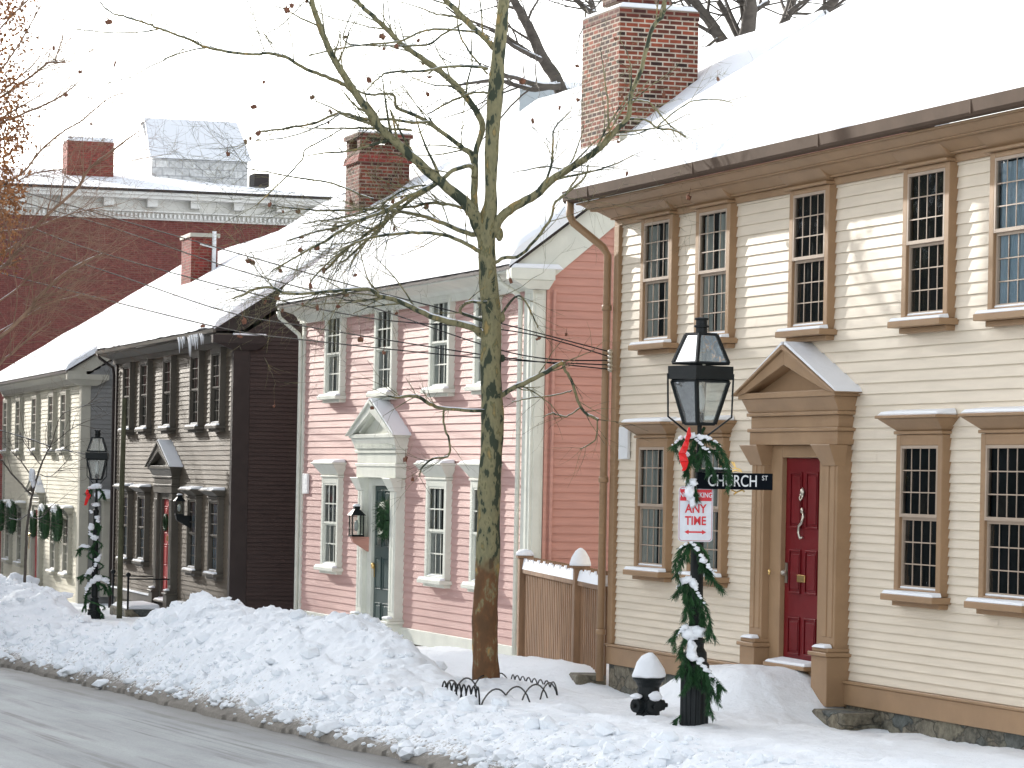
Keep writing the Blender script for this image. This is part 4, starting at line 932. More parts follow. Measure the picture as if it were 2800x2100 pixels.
# ------------------------------------------------------------------ wall lanterns
def wall_lantern(H, u, z, w, label, sc=1, bracket=None):
    w = w
    t = empty('wall_lantern', H.world(u, w, z), H.rz, label, 'lantern')
    b = MB(); hw = .09*sc; 
    for sx in (-1,1):
        for sy in (-1,1): b.box(sx*hw-.008, sx*hw+.008, sy*hw-.008, sy*hw+.008, 0, .30*sc)
    b.box(-hw-.01,hw+.01,-hw-.01,hw+.01,-.03,0); b.hull8([(-hw-.03,-hw-.03,.30*sc),(hw+.03,-hw-.03,.30*sc),(hw+.03,hw+.03,.30*sc),(-hw-.03,hw+.03,.30*sc)],[(-.04,-.04,.40*sc),(.04,-.04,.40*sc),(.04,.04,.40*sc),(-.04,.04,.40*sc)])
    b.box(-.045,.045,-.045,.045,.40*sc,.44*sc); b.build('lantern_frame', M['black'], t)
    b = MB(); 
    for sg in (-1,1): b.quad((-hw,sg*hw,0),(hw,sg*hw,0),(hw,sg*hw,.30*sc),(-hw,sg*hw,.30*sc)); b.quad((sg*hw,-hw,0),(sg*hw,hw,0),(sg*hw,hw,.30*sc),(sg*hw,-hw,.30*sc))
    b.build('glass', M['glass'], t)
    b = MB(); b.blob((0,0,.14*sc),(.035,.035,.09*sc),2,2,.05); b.build('bulb', M['bulb'], t, smooth=True)
    b = MB(); b.hull8([(-.04,-.05,-.12),(.04,-.05,-.12),(.04,w-.02,-.30),(-.04,w-.02,-.30)],[(-.05,-hw,-.031),(.05,-hw,-.031),(.05,w-.02,-.031),(-.05,w-.02,-.031)]); b.build('bracket', bracket or M['black'], t)
    b = MB(); b.hull8([(-.06,-.06,.441*sc),(.06,-.06,.441*sc),(.06,.06,.441*sc),(-.06,.06,.441*sc)],[(-.03,-.03,.48*sc),(.03,-.03,.48*sc),(.03,.03,.48*sc),(-.03,.03,.48*sc)]); b.build('snow_cap', M['snow'], t, bevel=.01)
u, z = PK.uz(974, 1462, .28); wall_lantern(PK, u, z, .28, 'black wall lantern on a salmon bracket left of the green door', 1.0, M['salmon'])
u, z = BR.uz(490, 1405, .28); wall_lantern(BR, u, z, .28, 'black wall lantern right of the brown house door under its pediment', .8)

# ------------------------------------------------------------------ STREET LAMPS
def zat(py, Y, px=1905): return CZ + ray(px, py).z*Y
def street_lamp(x, y, zg, zt, rot, label):
    """zt level of the top; all levels measured down from it"""
    t = empty('street_lamp', (x, y, zg), 0, label, 'street lamp', 'black lantern street lamps along the pavement')
    T = zt-zg
    def sq(s, z):
        out = []
        for k in range(4):
            a = rot + math.pi/4 + k*math.pi/2; out.append(Vector((s/math.sqrt(2)*math.cos(a), s/math.sqrt(2)*math.sin(a), z)))
        return out
    z_rt, z_re, z_b1, z_b0, z_g0 = T-.15, T-.40, T-.425, T-.54, T-.925
    f = MB()
    for (s0, za, s1, zb, r_) in ((.19, z_rt, .345, z_re, .018), (.35, z_b0-.015, .186, z_g0, .020)):
        P0, P1 = sq(s0, za), sq(s1, zb)
        for k in range(4): f.tube([P0[k], P1[k]], r_, 4)
    for s_, z, r_ in ((.19,z_rt,.012),(.186,z_g0,.013),(.352,z_b0-.012,.014),(.35,z_re,.012)):
        P = sq(s_, z)
        for k in range(4): f.tube([P[k], P[(k+1)%4]], r_, 4)
    a, b_ = sq(.406, z_b0), sq(.406, z_b1); a2, b2 = sq(.37, z_b0), sq(.37, z_b1)
    for k in range(4):
        k2 = (k+1)%4; f.quad(a[k],a[k2],b_[k2],b_[k]); f.quad(b_[k],b_[k2],b2[k2],b2[k]); f.quad(a2[k],a2[k2],a[k2],a[k]); f.quad(a2[k2],a2[k],b2[k],b2[k2])
    f.hull8(sq(.20,z_rt+.0), sq(.20,z_rt+.015)); f.hull8(sq(.18,z_g0-.015), sq(.18,z_g0-.0))
    f.build('lantern_frame', M['black'], t)
    f = MB(); P0, P1 = sq(.19,z_rt), sq(.345,z_re); Q0, Q1 = sq(.35,z_b0-.01), sq(.186,z_g0)
    for k in range(4):
        k2 = (k+1)%4; f.quad(P0[k],P0[k2],P1[k2],P1[k]); f.quad(Q0[k],Q0[k2],Q1[k2],Q1[k])
    f.build('lantern_glass', M['lglass'], t)
    f = MB(); f.lathe([(.05,z_rt+.01),(.05,z_rt+.06),(.066,z_rt+.065),(.066,z_rt+.08),(.05,z_rt+.085),(.048,z_rt+.125),(.062,z_rt+.13),(.062,z_rt+.145),(.03,z_rt+.15),(.002,z_rt+.152)], (0,0), 20); f.build('vent_cap', M['black'], t)
    f = MB(); f.tube([(.03,.03,z_rt),(.03,.03,z_g0)], .012, 6); f.build('gas_pipe', M['graytrim'], t)
    f = MB(); f.lathe([(.02,z_g0+.1),(.035,z_g0+.13),(.045,z_g0+.2),(.035,z_g0+.28),(.015,z_g0+.33),(.001,z_g0+.34)], (0,0), 14); f.build('bulb', M['bulb'], t, smooth=True)
    f = MB(); f.lathe([(.035,z_g0),(.035,z_g0+.09),(.025,z_g0+.1)], (0,0), 12); f.build('bulb_holder', M['black'], t)
    f = MB(); C4 = sq(.406, z_b0)
    left = min(C4, key=lambda v: v.x); right = max(C4, key=lambda v: v.x)
    for c_ in (left, right):
        o = Vector((c_.x, c_.y, 0)); f.tube([o+Vector((0,0,z_b0+.05)), o*.97+Vector((0,0,z_g0+.06)), o*.12+Vector((0,0,z_g0-.13))], .009, 5)
    f.build('side_stay', M['black'], t)
    f = MB(); f.lathe([(.115,-.6),(.115,.52),(.125,.53),(.125,.56),(.105,.58),(.10,.66),(.075,.70),(.075,.74),(.085,.745),(.085,.775),(.062,.79),(.055,1.6),(.048,T-1.55),(.055,T-1.545),(.055,T-1.50),(.032,T-1.48),(.02,T-1.1),(.02,z_g0)], (0,0), 24)
    for k in range(16):
        a_ = 2*math.pi*k/16; f.tube([(.113*math.cos(a_),.113*math.sin(a_),-.5),(.113*math.cos(a_),.113*math.sin(a_),.50)], .012, 5)
    f.build('pole', M['black'], t)
    return t
YL = 28.0
L1 = at(1897, 1995, YL); zl1 = CZ+ray(1917,868).z*YL
street_lamp(L1.x, YL, .24, zl1, R(34), 'near black street lamp wound with pine garland in front of the cream house')
YL2 = 60.0; L2 = at(257, 1697, YL2); zl2 = CZ+ray(262,1175).z*YL2
street_lamp(L2.x, YL2, L2.z-.35, zl2, R(3), 'distant black street lamp wound with snowy garland in front of the grey house')

def snow_blobs(parent, lst, name='snow'):
    b = MB()
    for i, (c, r) in enumerate(lst): b.blob(c, r, i+1, 3, .30, 1.4)
    return b.build(name, M['snow'], parent, smooth=True)
def garland(lamp, sprigs, Y, label, k=1.0, helix=None, snowpx=(), extra=()):
    o = lamp.location; t = empty('pine_garland', o, 0, label, 'garland', 'pine garlands wound round the street lamps')
    b = MB(); rs = random.Random(5)
    hp = []
    for i in range(110):
        f = i/109; z = helix[0]+(helix[1]-helix[0])*f; a = helix[2]*2*math.pi*f+.8; r = helix[3]+(helix[4]-helix[3])*f
        hp.append(Vector((r*math.cos(a), r*math.sin(a), z)))
    b.tube(hp, .014, 5); needles(b, hp, int(900*k), .042, .006, 1.1, rs, .5)
    sn = MB()
    for sp in sprigs:
        dy = -.17 if sp[-1] in ((1999,1318),(1958,1312)) else rs.uniform(-.16,-.05)
        pts = [at(px, py, Y+dy*(.5+i*.4)) - o for i, (px, py) in enumerate(sp)]
        fine = []
        for a_, c_ in zip(pts, pts[1:]):
            for q in range(5): fine.append(a_.lerp(c_, q/5))
        fine.append(pts[-1])
        b.tube(fine, .006, 5); needles(b, fine, int(250*k*max(.6,(pts[-1]-pts[0]).length/.25)), .06, .006, .8, rs, .5)
        for q in range(2):    # side twigs
            i0 = rs.randrange(1, len(fine)-1); s_ = fine[i0]; e_ = s_+Vector((rs.uniform(-.07,.07), -.03, -.12))
            needles(b, [s_, (s_+e_)/2, e_], int(90*k), .05, .006, .7, rs, .5)
    b.build('greenery', M['needle'], t)
    for sp in snowpx:
        pts = [at(px, py, Y-.15)-o for px, py, r in sp]; rad = [r*Y/F for _,_,r in sp]
        fine, fr = [], []
        for (a_,ra),(c_,rc) in zip(zip(pts,rad), list(zip(pts,rad))[1:]):
            for q in range(5):
                fine.append(a_.lerp(c_, q/5)+Vector((rs.gauss(0,.002),0,rs.gauss(0,.003)))); fr.append((ra+(rc-ra)*q/5)*rs.uniform(.8,1.15))
        fine.append(pts[-1]); fr.append(rad[-1]*.3)
        for i, (v, r) in enumerate(zip(fine, fr)):
            if rs.random() < .12: continue
            g = r*rs.uniform(.5,.95); sn.blob(v+Vector((rs.gauss(0,r*.25),0,rs.gauss(0,r*.2))), (g*1.2, g, g*.85), i, 2, .5, 1.7)
    for i, (px, py, rx, rz_) in enumerate(extra):
        c_ = at(px, py, Y-.13)-o; sn.blob(c_, (rx*Y/F*.85, .05, rz_*Y/F*.85), i+2, 3, .5, 1.9)
    sn.build('garland_snow', M['snow'], t, smooth=True, kind='stuff')
    return t
LA = [o for o in COL.objects if o.name.startswith('street_lamp')]
lamp1 = LA[0]; lamp2 = LA[1]
spr = [[(1905,1196),(1870,1200),(1836,1225)],[(1905,1196),(1890,1230),(1885,1270)],[(1915,1195),(1960,1215),(1985,1255),(1999,1318)],[(1920,1215),(1935,1260),(1958,1312)],[(1915,1220),(1960,1240),(1980,1280)],[(1900,1235),(1880,1270),(1875,1300)],
       [(1897,1310),(1900,1340),(1908,1368)],[(1892,1480),(1870,1520),(1847,1578)],[(1880,1490),(1860,1500),(1850,1530)],[(1895,1490),(1935,1545),(1950,1585),(1978,1618)],[(1920,1530),(1935,1560),(1940,1585)],
       [(1885,1590),(1860,1610),(1844,1632)],[(1885,1605),(1880,1650),(1868,1695)],[(1890,1605),(1925,1650),(1942,1700),(1938,1745)],[(1900,1640),(1925,1680),(1925,1730)],[(1885,1660),(1890,1700),(1885,1730)],
       [(1880,1705),(1850,1730),(1834,1752)],[(1880,1740),(1862,1770),(1858,1800)],[(1885,1790),(1865,1820),(1862,1850)],[(1890,1795),(1930,1835),(1960,1865),(1975,1885)],[(1900,1810),(1905,1840),(1900,1870)],[(1925,1840),(1940,1890),(1935,1950)],[(1880,1800),(1888,1840),(1884,1865)],
       [(1862,1955),(1845,1975),(1842,2008)],[(1900,1790),(1935,1850),(1950,1900)]]
snp = [[(1838,1216,3),(1862,1198,7),(1890,1192,9),(1925,1192,9),(1955,1206,6),(1975,1230,3)],[(1905,1200,5),(1925,1222,6),(1945,1245,5)],[(1894,1484,6),(1912,1510,9),(1935,1545,8),(1958,1575,3)],
       [(1850,1608,3),(1870,1588,11),(1886,1584,15),(1903,1612,10),(1930,1655,4)],[(1846,1742,2),(1870,1716,8),(1876,1706,10)],[(1893,1790,14),(1915,1812,10),(1945,1845,6),(1968,1872,2)],[(1855,1500,2),(1868,1490,4),(1880,1488,3)]]
ext = [(1890,1320,20,13),(1885,1345,14,28),(1894,1372,9,18),(1888,1732,30,22),(1910,1728,22,18),(1890,1775,16,30),(1878,1242,9,8)]
garland(lamp1, spr, YL-.05, 'snow-laden pine garland wound round the near street lamp above the hydrant', 1.0, (2.62,1.0,2.6,.065,.11), snp, ext)
# garland of the far lamp
def far(pts): return [(257+(x-257), y) for x, y in pts]
spr2 = [[(262,1330),(245,1340),(235,1350)],[(262,1330),(280,1345),(285,1360)],[(255,1500),(225,1498),(212,1505)],[(258,1585),(235,1570),(214,1580)],[(262,1590),(285,1600),(298,1625)],[(250,1600),(235,1625),(232,1660)],[(265,1660),(280,1680),(283,1692)],[(260,1420),(275,1440),(268,1460)],[(262,1480),(250,1500),(268,1515)],[(262,1570),(295,1580),(300,1610)]]
snp2 = [[(240,1338,2),(250,1330,7),(265,1328,9),(278,1336,4)],[(212,1498,2),(228,1492,6),(246,1494,6)],[(254,1560,4),(266,1530,7),(276,1514,4)],[(230,1575,3),(243,1565,7),(254,1550,6)],[(232,1625,3),(245,1595,8),(268,1580,12),(290,1585,8),(298,1600,3)],[(246,1395,4),(262,1412,7),(275,1435,5)],[(242,1450,4),(250,1465,7)]]
garland(lamp2, spr2, YL2-.05, 'snow-covered pine garland wound round the distant street lamp', 1.6, (2.1,.55,4,.10,.2), snp2, [(262,1380,14,6),(258,1470,12,8),(250,1440,10,10)])
def bow(pts, Y, label, sc=1):
    t = empty('ribbon_bow', at(*pts[0][:2], Y), 0, label, 'bow'); o = t.location; b = MB()
    P_ = [at(x, y, Y)-o for x, y, r in pts]
    for (a_, c_), (wa, wc) in zip(zip(P_, P_[1:]), zip([q[2] for q in pts], [q[2] for q in pts][1:])):
        wa, wc = wa*Y/F, wc*Y/F; b.hull8([a_+Vector((-wa,-.012,0)),a_+Vector((wa,-.03,0)),a_+Vector((wa,.0,0)),a_+Vector((-wa,.02,0))],[c_+Vector((-wc,-.03,0)),c_+Vector((wc,-.012,0)),c_+Vector((wc,.02,0)),c_+Vector((-wc,.0,0))])
    b.build('ribbon', M['bow'], t, bevel=.004); return t
bow([(1884,1168,2),(1883,1190,7),(1878,1205,6),(1873,1222,9),(1865,1240,10),(1871,1262,12),(1872,1280,6),(1868,1288,4)], YL-.25, 'long red ribbon bow tied on the near street lamp')
bow([(239,1338,2),(238,1348,5),(243,1354,6),(238,1366,5),(233,1382,3)], YL2-.25, 'small red ribbon bow tied on the distant street lamp')

# ------------------------------------------------------------------ SIGNS
def text(parent, body, size, loc, m, sx=1.0, name='lettering', rot=(R(90),0,0), bold=.0):
    cu = bpy.data.curves.new(name, 'FONT'); cu.body = body; cu.size = size; cu.align_x = 'CENTER'; cu.align_y = 'CENTER'; cu.extrude = .0015; cu.offset = bold
    tmp = bpy.data.objects.new('tmp_text', cu); COL.objects.link(tmp)
    dg = bpy.context.evaluated_depsgraph_get(); me = bpy.data.meshes.new_from_object(tmp.evaluated_get(dg)); bpy.data.objects.remove(tmp)
    me.materials.clear(); me.materials.append(m); o = bpy.data.objects.new(name, me); COL.objects.link(o); o.parent = parent
    o.location = loc; o.rotation_euler = rot; o.scale = (sx, 1, 1); return o
def rrect(b, w_, h_, r, y0, y1, cz=0):
    pts = []
    for cx, cz_, a0 in ((w_/2-r, h_/2-r, 0), (-w_/2+r, h_/2-r, 90), (-w_/2+r, -h_/2+r, 180), (w_/2-r, -h_/2+r, 270)):
        for k in range(7): a = R(a0+15*k); pts.append((cx+r*math.cos(a), cz+cz_+r*math.sin(a)))
    b.prismy(pts, y0, y1)
YS = YL-.14; c0 = at(1902, 1406, YS)
SG = empty('parking_sign', c0, R(3), 'white and red no parking any time sign strapped to the near street lamp', 'sign')
b = MB(); rrect(b, .300, .478, .035, 0, .004); b.build('plate', M['signwhite'], SG)
b = MB(); rrect(b, .288, .466, .031, -.0015, -.0002); b.build('border', mat('faded_sign_red', (.50,.22,.24), .5), SG)
b = MB(); rrect(b, .276, .454, .027, -.0032, -.0017); b.build('face', M['signwhite'], SG)
b = MB(); b.box(-.136,.136,-.0050,-.0034,.115,.215); b.build('red_band', M['signred'], SG)
text(SG, 'NO PARKING', .060, (0,-.0068,.165), M['signwhite'], .78, bold=.001)
text(SG, 'ANY', .105, (0,-.0060,.045), M['signred'], .85, bold=.0022)
text(SG, 'TIME', .105, (0,-.0060,-.060), M['signred'], .82, bold=.0022)
b = MB(); b.box(-.06,.06,-.0055,-.0034,-.162,-.148)
for sg in (-1,1):
    poly = [(sg*.095,-.155),(sg*.058,-.135),(sg*.058,-.175)]
    b.prismy(poly if sg < 0 else poly[::-1], -.0055, -.0034)
b.build('arrow', M['signred'], SG)
b = MB()
for z in (.12,-.12): b.tube([(-.06,.07,z),(-.05,.01,z),(.05,.01,z),(.06,.07,z)], .012, 4)
b.build('strap', M['pewter'], SG)
cs = at(2018, 1316, YS); x0 = at(1925,1316,YS).x-cs.x; x1 = at(2113,1316,YS).x-cs.x
SS = empty('street_name_sign', cs, R(2), 'black street name blade with white letters on the near street lamp', 'sign')
b = MB(); b.box(x0-.06, x1, -.006, .006, -.072, .072); b.build('blade', M['signblack'], SS, bevel=.002)
text(SS, 'CHURCH', .142, (-.048,-.0085,-.002), M['white'], .73, bold=.0008)
text(SS, 'ST', .058, (.232,-.0085,.030), M['white'], .85)
b = MB(); b.box(x0-.05, x0+.24, -.02, .02, .073, .098); b.build('blade_bracket', M['black'], SS, bevel=.004)
b = MB(); b.hull8([(x0+.0,-.022,.099),(x0+.24,-.022,.099),(x0+.24,.022,.099),(x0+.0,.022,.099)],[(x0+.02,-.012,.118),(x0+.22,-.012,.114),(x0+.22,.012,.114),(x0+.02,.012,.118)]); b.build('blade_snow', M['snow'], SS, bevel=.004)
def tw(pts): b.tube([at(x,y,YS+.02)-cs for x,y in pts], .007, 5)
b = MB(); tw([(2008,1275),(2000,1262),(2007,1265),(2012,1280),(2024,1284),(2030,1290),(2012,1286),(1998,1290)]); tw([(2012,1280),(2003,1282)]); tw([(2000,1340),(2012,1345),(2006,1352),(2018,1344),(2030,1340),(2036,1345)])
b.build('gilt_scroll', M['brass'], SS)

# ------------------------------------------------------------------ HYDRANT
YH = 29.3; h0 = at(1772, 1975, YH); k = YH/F
HD = empty('fire_hydrant', (h0.x, YH, h0.z-.1), 0, 'black fire hydrant with tall cone of snow on its cap', 'hydrant')
def hz(py): return CZ+ray(1772,py).z*YH - HD.location.z
b = MB(); b.lathe([(.105,-.3),(.105,hz(1945)),(.10,hz(1900)),(.098,hz(1878)),(.112,hz(1872)),(.118,hz(1866)),(.148,hz(1857)),(.150,hz(1852)),(.05,hz(1851))], (0,0), 28); b.build('barrel', M['black'], HD, smooth=False)
b = MB(); b.lathe([(.150,hz(1851)+.001),(.150,hz(1845)),(.137,hz(1830)),(.112,hz(1812)),(.075,hz(1795)),(.035,hz(1786)),(.002,hz(1784))], (0,0), 28)
for v in range(len(b.v)):
    x, y, z = b.v[v]; b.v[v] = (x+.006*math.sin(z*40+x*30), y, z+.006*math.sin(x*50))
b.build('snow_cap', M['snow'], HD, smooth=True)
b = MB(); zc = hz(1928)
def nozzle(d, r, ln, seed):
    d = Vector(d).normalized(); o = Vector((0,0,zc))
    b.tube([o+d*.05,o+d*(.10),o+d*(.101),o+d*(.10+ln*.4),o+d*(.10+ln*.41),o+d*(.10+ln)], [r*.85,r*.85,r*1.15,r*1.15,r,r*.95], 16)
    b.tube([o+d*(.10+ln),o+d*(.135+ln)], [.022,.02], 5)
nozzle((-.75,-.66,0), .066, .07, 1); nozzle((.30,-.95,0), .072, .05, 2); nozzle((.9,.3,0), .05, .05, 3)
b.tube([(-.10,-.10,zc-.06),(-.13,-.12,zc-.13),(-.07,-.13,zc-.16),(.0,-.13,zc-.12)], .007, 5)
b.build('nozzles', M['black'], HD)
b = MB(); b.blob((-.115,-.105,zc+.085),(.055,.05,.028),1,3,.15); b.blob((.055,-.14,zc+.090),(.062,.045,.045),2,3,.15); b.build('nozzle_snow', M['snow'], HD, smooth=True)

# ------------------------------------------------------------------ TREES
def interp_path(pts, step=5):
    """Catmull-Rom through points (Vector, radius)"""
    out = []; n = len(pts)
    for i in range(n-1):
        p0 = pts[max(i-1,0)]; p1 = pts[i]; p2 = pts[i+1]; p3 = pts[min(i+2,n-1)]
        for k in range(step):
            t = k/step
            v = .5*((2*p1[0]) + (p2[0]-p0[0])*t + (2*p0[0]-5*p1[0]+4*p2[0]-p3[0])*t*t + (3*p1[0]-p0[0]-3*p2[0]+p3[0])*t**3)
            out.append((v, p1[1]+(p2[1]-p1[1])*t))
    out.append(pts[-1]); return out
TMIN = .0015
def grow(b, p, d, ln, r, depth, rs, up=.12, wig=.25, sides=5, ends=None, split=(2,4), ratio=(.55,.8)):
    n = max(3, int(ln/.18)) if depth > 0 else 3; n = min(n, 7)
    pts = [p.copy()]; rad = [r]
    for i in range(n):
        d = (d + Vector((rs.gauss(0,wig*.35), rs.gauss(0,wig*.35), rs.gauss(0,wig*.35)+up*.25))).normalized()
        p = p + d*ln/n; pts.append(p.copy()); rad.append(r*(1-.62*(i+1)/n))
    b.tube(pts, rad, sides if depth > 1 else 3, False)
    if ends is not None: ends.append(pts[-1])
    if depth <= 0: return
    for k in range(rs.randint(*split)):
        i = rs.randint(max(1,n//3), n); a = rs.uniform(.45, .95)
        o = Vector((rs.gauss(0,1), rs.gauss(0,1), rs.gauss(0,1))); o -= d*o.dot(d); o.normalize()
        grow(b, pts[i], (d*math.cos(a)+o*math.sin(a)).normalized(), ln*rs.uniform(*ratio), max(rad[i]*.6, TMIN if depth < 4 else .004), depth-1, rs, up, wig, sides, ends, split, ratio)
def px_branch(b, o, Y, lst, dy=0, twig=0, rs=random, depth=2, sn=None, step=5, tl=.5, sides=8, tr=.0045, ends=None):
    """lst: (px,py,r_px); dy: metres the tip leans away from the eye"""
    n = len(lst); pts = []
    for i, (x, y, r) in enumerate(lst):
        Yi = Y + dy*i/max(1,n-1); pts.append((at(x, y, Yi)-o, r*Yi/F))
    fine = interp_path(pts, step)
    fine = [(v+Vector((rs.gauss(0,.003),rs.gauss(0,.003),rs.gauss(0,.003))), r) for v, r in fine]
    b.tube([v for v,_ in fine], [r for _,r in fine], sides if pts[0][1] > .012 else 5)
    if sn is not None:
        P_, Q_ = [], []
        for i, (v, r) in enumerate(fine):
            dd = (fine[min(i+1,len(fine)-1)][0]-fine[max(i-1,0)][0]).normalized(); flat = math.sqrt(max(0,1-dd.z**2))
            k = max(0, flat-.2)*rs.uniform(.6,1.25)
            P_.append(v+Vector((0,-r*.15,r*.75))); Q_.append(max(.0015, r*.62*k))
        sn.tube(P_, Q_, 6)
    for k in range(twig):
        i = rs.randrange(len(fine)//4, len(fine)); v, r = fine[i]
        dd = (fine[min(i+1,len(fine)-1)][0]-fine[max(i-1,0)][0]).normalized()
        a = rs.uniform(.3,.95); oo = Vector((rs.gauss(0,1), rs.gauss(0,.8), rs.gauss(0,1)))
        oo -= dd*oo.dot(dd); oo.normalize()
        grow(b, v, (dd*math.cos(a)+oo*math.sin(a)).normalized(), tl*rs.uniform(.6,1.7), max(tr, r*.35), min(depth,3), rs, .05, .38, 4, ends, (1,3), (.45,.8))
c2 = lambda L: [(700+x*.4219, y*.4219, r) for x, y, r in L]
c1 = lambda L: [(x*.4219, y*.4219, r) for x, y, r in L]
c3 = lambda L: [(1400+x*.4219, y*.4219, r) for x, y, r in L]
c4 = lambda L: [(2100+x*.4219, y*.4219, r) for x, y, r in L]
c5 = lambda L: [(x*.4219, 700+y*.4219, r) for x, y, r in L]
c6 = lambda L: [(700+x*.4219, 700+y*.4219, r) for x, y, r in L]
c7 = lambda L: [(1400+x*.4219, 700+y*.4219, r) for x, y, r in L]
YT = 34.0; rs = random.Random(3)
t0 = at(1328, 1870, YT); zg = sz(32.2, 10.85)-.25
PT = empty('plane_tree', (t0.x, YT, 0), 0, 'bare mottled plane tree in the pavement in front of the pink house', 'tree'); o = PT.location
trunk = [(1331,1960,44),(1328,1870,41),(1326,1760,38),(1330,1600,36),(1337,1400,34),(1341,1280,33),(1346,1122,33),(1343,1000,30),(1342,869,29),(1336,780,27),(1333,696,26),(1330,640,27),(1332,600,27),(1340,560,20),(1341,500,17),(1345,420,20),(1350,330,22),(1354,250,23),(1360,170,21),(1371,90,18),(1376,30,17),(1382,-60,15),(1388,-260,12),(1390,-500,8)]
b = MB(); pts = [(at(x,y,YT)-o, .94*r*YT/F) for x,y,r in trunk]; fine = interp_path(pts, 8)
b.tube([v+Vector((.006*math.sin(v.z*5),0,0)) for v,_ in fine], [r*(1+.03*math.sin(v.z*9)+.02*math.sin(v.z*23)) for v,r in fine], 22)
# knots
for (x,y,s_) in ((1372,869,9),(1322,985,8),(1374,980,7),(1312,640,11),(1365,640,12)): b.blob(at(x,y,YT)-o, (s_*YT/F,s_*YT/F,s_*1.6*YT/F), x, 3, .2)
b.build('trunk', M['bark'], PT, smooth=True)
bl = MB(); sn = MB(); ends = []
def lb(L, dy=0, tw=4, depth=2, snow=True, tl=.5): px_branch(bl, o, YT, L, dy, int(tw*(2.2 if tl > .4 else 1.6)), rs, 3 if tl > .4 else depth, sn if snow else None, ends=ends, tl=tl*1.15, tr=.003)
lb(c2([(1475,1540,20),(1440,1460,19),(1380,1340,17),(1200,1180,14),(960,970,13),(840,865,12),(740,740,11),(590,520,10),(490,350,9),(400,130,8),(360,-10,7),(320,-300,5)]), -.6, 8)
lb(c2([(1440,1520,11),(1420,1400,10),(1415,1250,10),(1410,1030,10),(1330,950,7),(1180,840,6),(1080,770,5.5),(940,710,4.5),(905,690,4),(895,620,3.5),(850,610,3),(720,612,3),(650,580,2.5)]), .5, 7)
lb(c2([(1412,1150,9),(1432,950,8),(1468,810,9),(1380,650,9),(1260,520,8.5),(1140,420,8),(950,290,7),(830,170,7),(720,70,6.5),(640,-10,6),(500,-200,4)]), .8, 8)
lb(c2([(1540,310,9),(1480,240,9),(1420,190,8.5),(1290,60,8),(1230,0,7.5),(1100,-150,6)]), .4, 4)
lb(c2([(690,690,6),(600,570,6),(480,510,5),(330,450,5),(190,370,4.5),(60,345,4),(0,355,4)])+c1([(1500,340,4),(1330,305,3.6),(1240,260,3.4),(1020,180,3),(960,155,2.7),(820,110,2.4),(740,90,2.1),(640,10,1.6)]), -1.2, 14)
lb(c1([(1330,308,2.2),(1170,345,2),(960,440,1.7),(850,500,1.5),(780,520,1.3),(650,555,1)]), -.4, 3, 1)
lb(c1([(1040,185,2),(900,210,1.8),(700,210,1.6),(520,190,1.4),(450,170,1)]), .3, 2, 1)
lb(c2([(1450,1500,8),(1400,1520,7),(1250,1460,6),(1080,1400,5),(930,1370,4),(800,1350,3.5),(560,1365,3),(350,1360,2.5),(100,1330,1.5)]), .4, 9)
lb(c2([(1480,1640,7),(1430,1620,6),(1250,1530,5),(1050,1510,4.5),(850,1520,4),(650,1570,3),(500,1650,2)]), -.4, 7)
lb(c2([(1410,1380,6),(1370,1355,5),(1270,1330,4),(1130,1315,4),(1000,1340,3.5),(800,1340,3),(600,1400,2.5),(300,1450,1.5)]), .6, 7)
lb(c2([(1400,1085,6),(1370,1075,6),(1270,1110,6),(1180,1180,6),(1000,1270,6),(830,1370,5),(640,1440,4.5),(450,1560,4),(300,1640,3),(100,1760,2)]), -.5, 14, 3)
lb(c2([(1190,1180,5),(1000,1300,5),(850,1420,5),(700,1530,4.5),(560,1640,4),(450,1750,3)]), .4, 12, 3)
lb(c2([(1100,1200,3),(980,1220,3),(850,1300,3),(780,1370,3.2),(600,1450,3),(400,1500,2.5),(200,1560,2)]), .2, 9, 2)
lb(c2([(860,1370,4),(810,1470,4),(650,1620,3.5),(560,1700,3)]), .1, 6, 2)
lb(c2([(1130,790,4),(1030,795,4),(870,775,4),(700,770,4),(540,735,4),(380,800,3),(200,830,2.7),(0,858,2.2)]), .5, 8)
lb(c2([(540,740,2.6),(450,800,2.4),(220,885,2.1),(0,910,1.6)]), -.4, 3, 1)
lb(c2([(560,835,2.4),(500,870,2.2),(320,970,2.4),(300,1030,2.4),(180,1160,2.4),(0,1330,2)]), -.5, 4, 1)
lb(c2([(1010,845,3.5),(880,835,3.5),(700,830,3),(560,832,2.5),(300,828,1.5)]), .4, 4)
lb(c2([(1500,445,4.5),(1440,435,4),(1320,428,4),(1200,440,3.5),(1070,460,3.2),(860,470,3),(790,510,2.5),(720,580,2)]), -.7, 8)
lb(c2([(1500,600,3.5),(1420,600,3),(1330,630,3),(1200,690,2.6),(1110,740,2)]), .5, 4)
lb(c2([(1500,480,3),(1380,330,3),(1320,220,2.6),(1300,120,2)]), -.4, 4)
lb(c2([(1420,208,3.2),(1180,190,3.2),(1060,210,3),(920,270,3),(700,290,2.6),(520,320,2.4),(340,360,2)]), -.5, 10)
lb(c2([(1340,150,3),(1200,230,3),(1100,290,3),(850,295,2.4),(580,275,2),(600,130,1.6),(650,20,1.2)]), .3, 6)
lb(c2([(60,340,1.8),(10,200,1.6),(-10,100,1.3),(-60,0,1)]), .3, 3, 1)
lb(c2([(70,215,1.4),(180,150,1.6),(300,20,1.4)]), .3, 3, 1)
lb([(640,395,3)]+c2([(60,1100,2.8),(-60,1090,2)])+[], .0, 0, 0) if False else None
lb(c2([(760,1290,2.6),(660,1255,2.6),(500,1190,2.6),(300,1155,2.4),(100,1120,2),(-60,1090,1.5)]), .3, 5, 1)
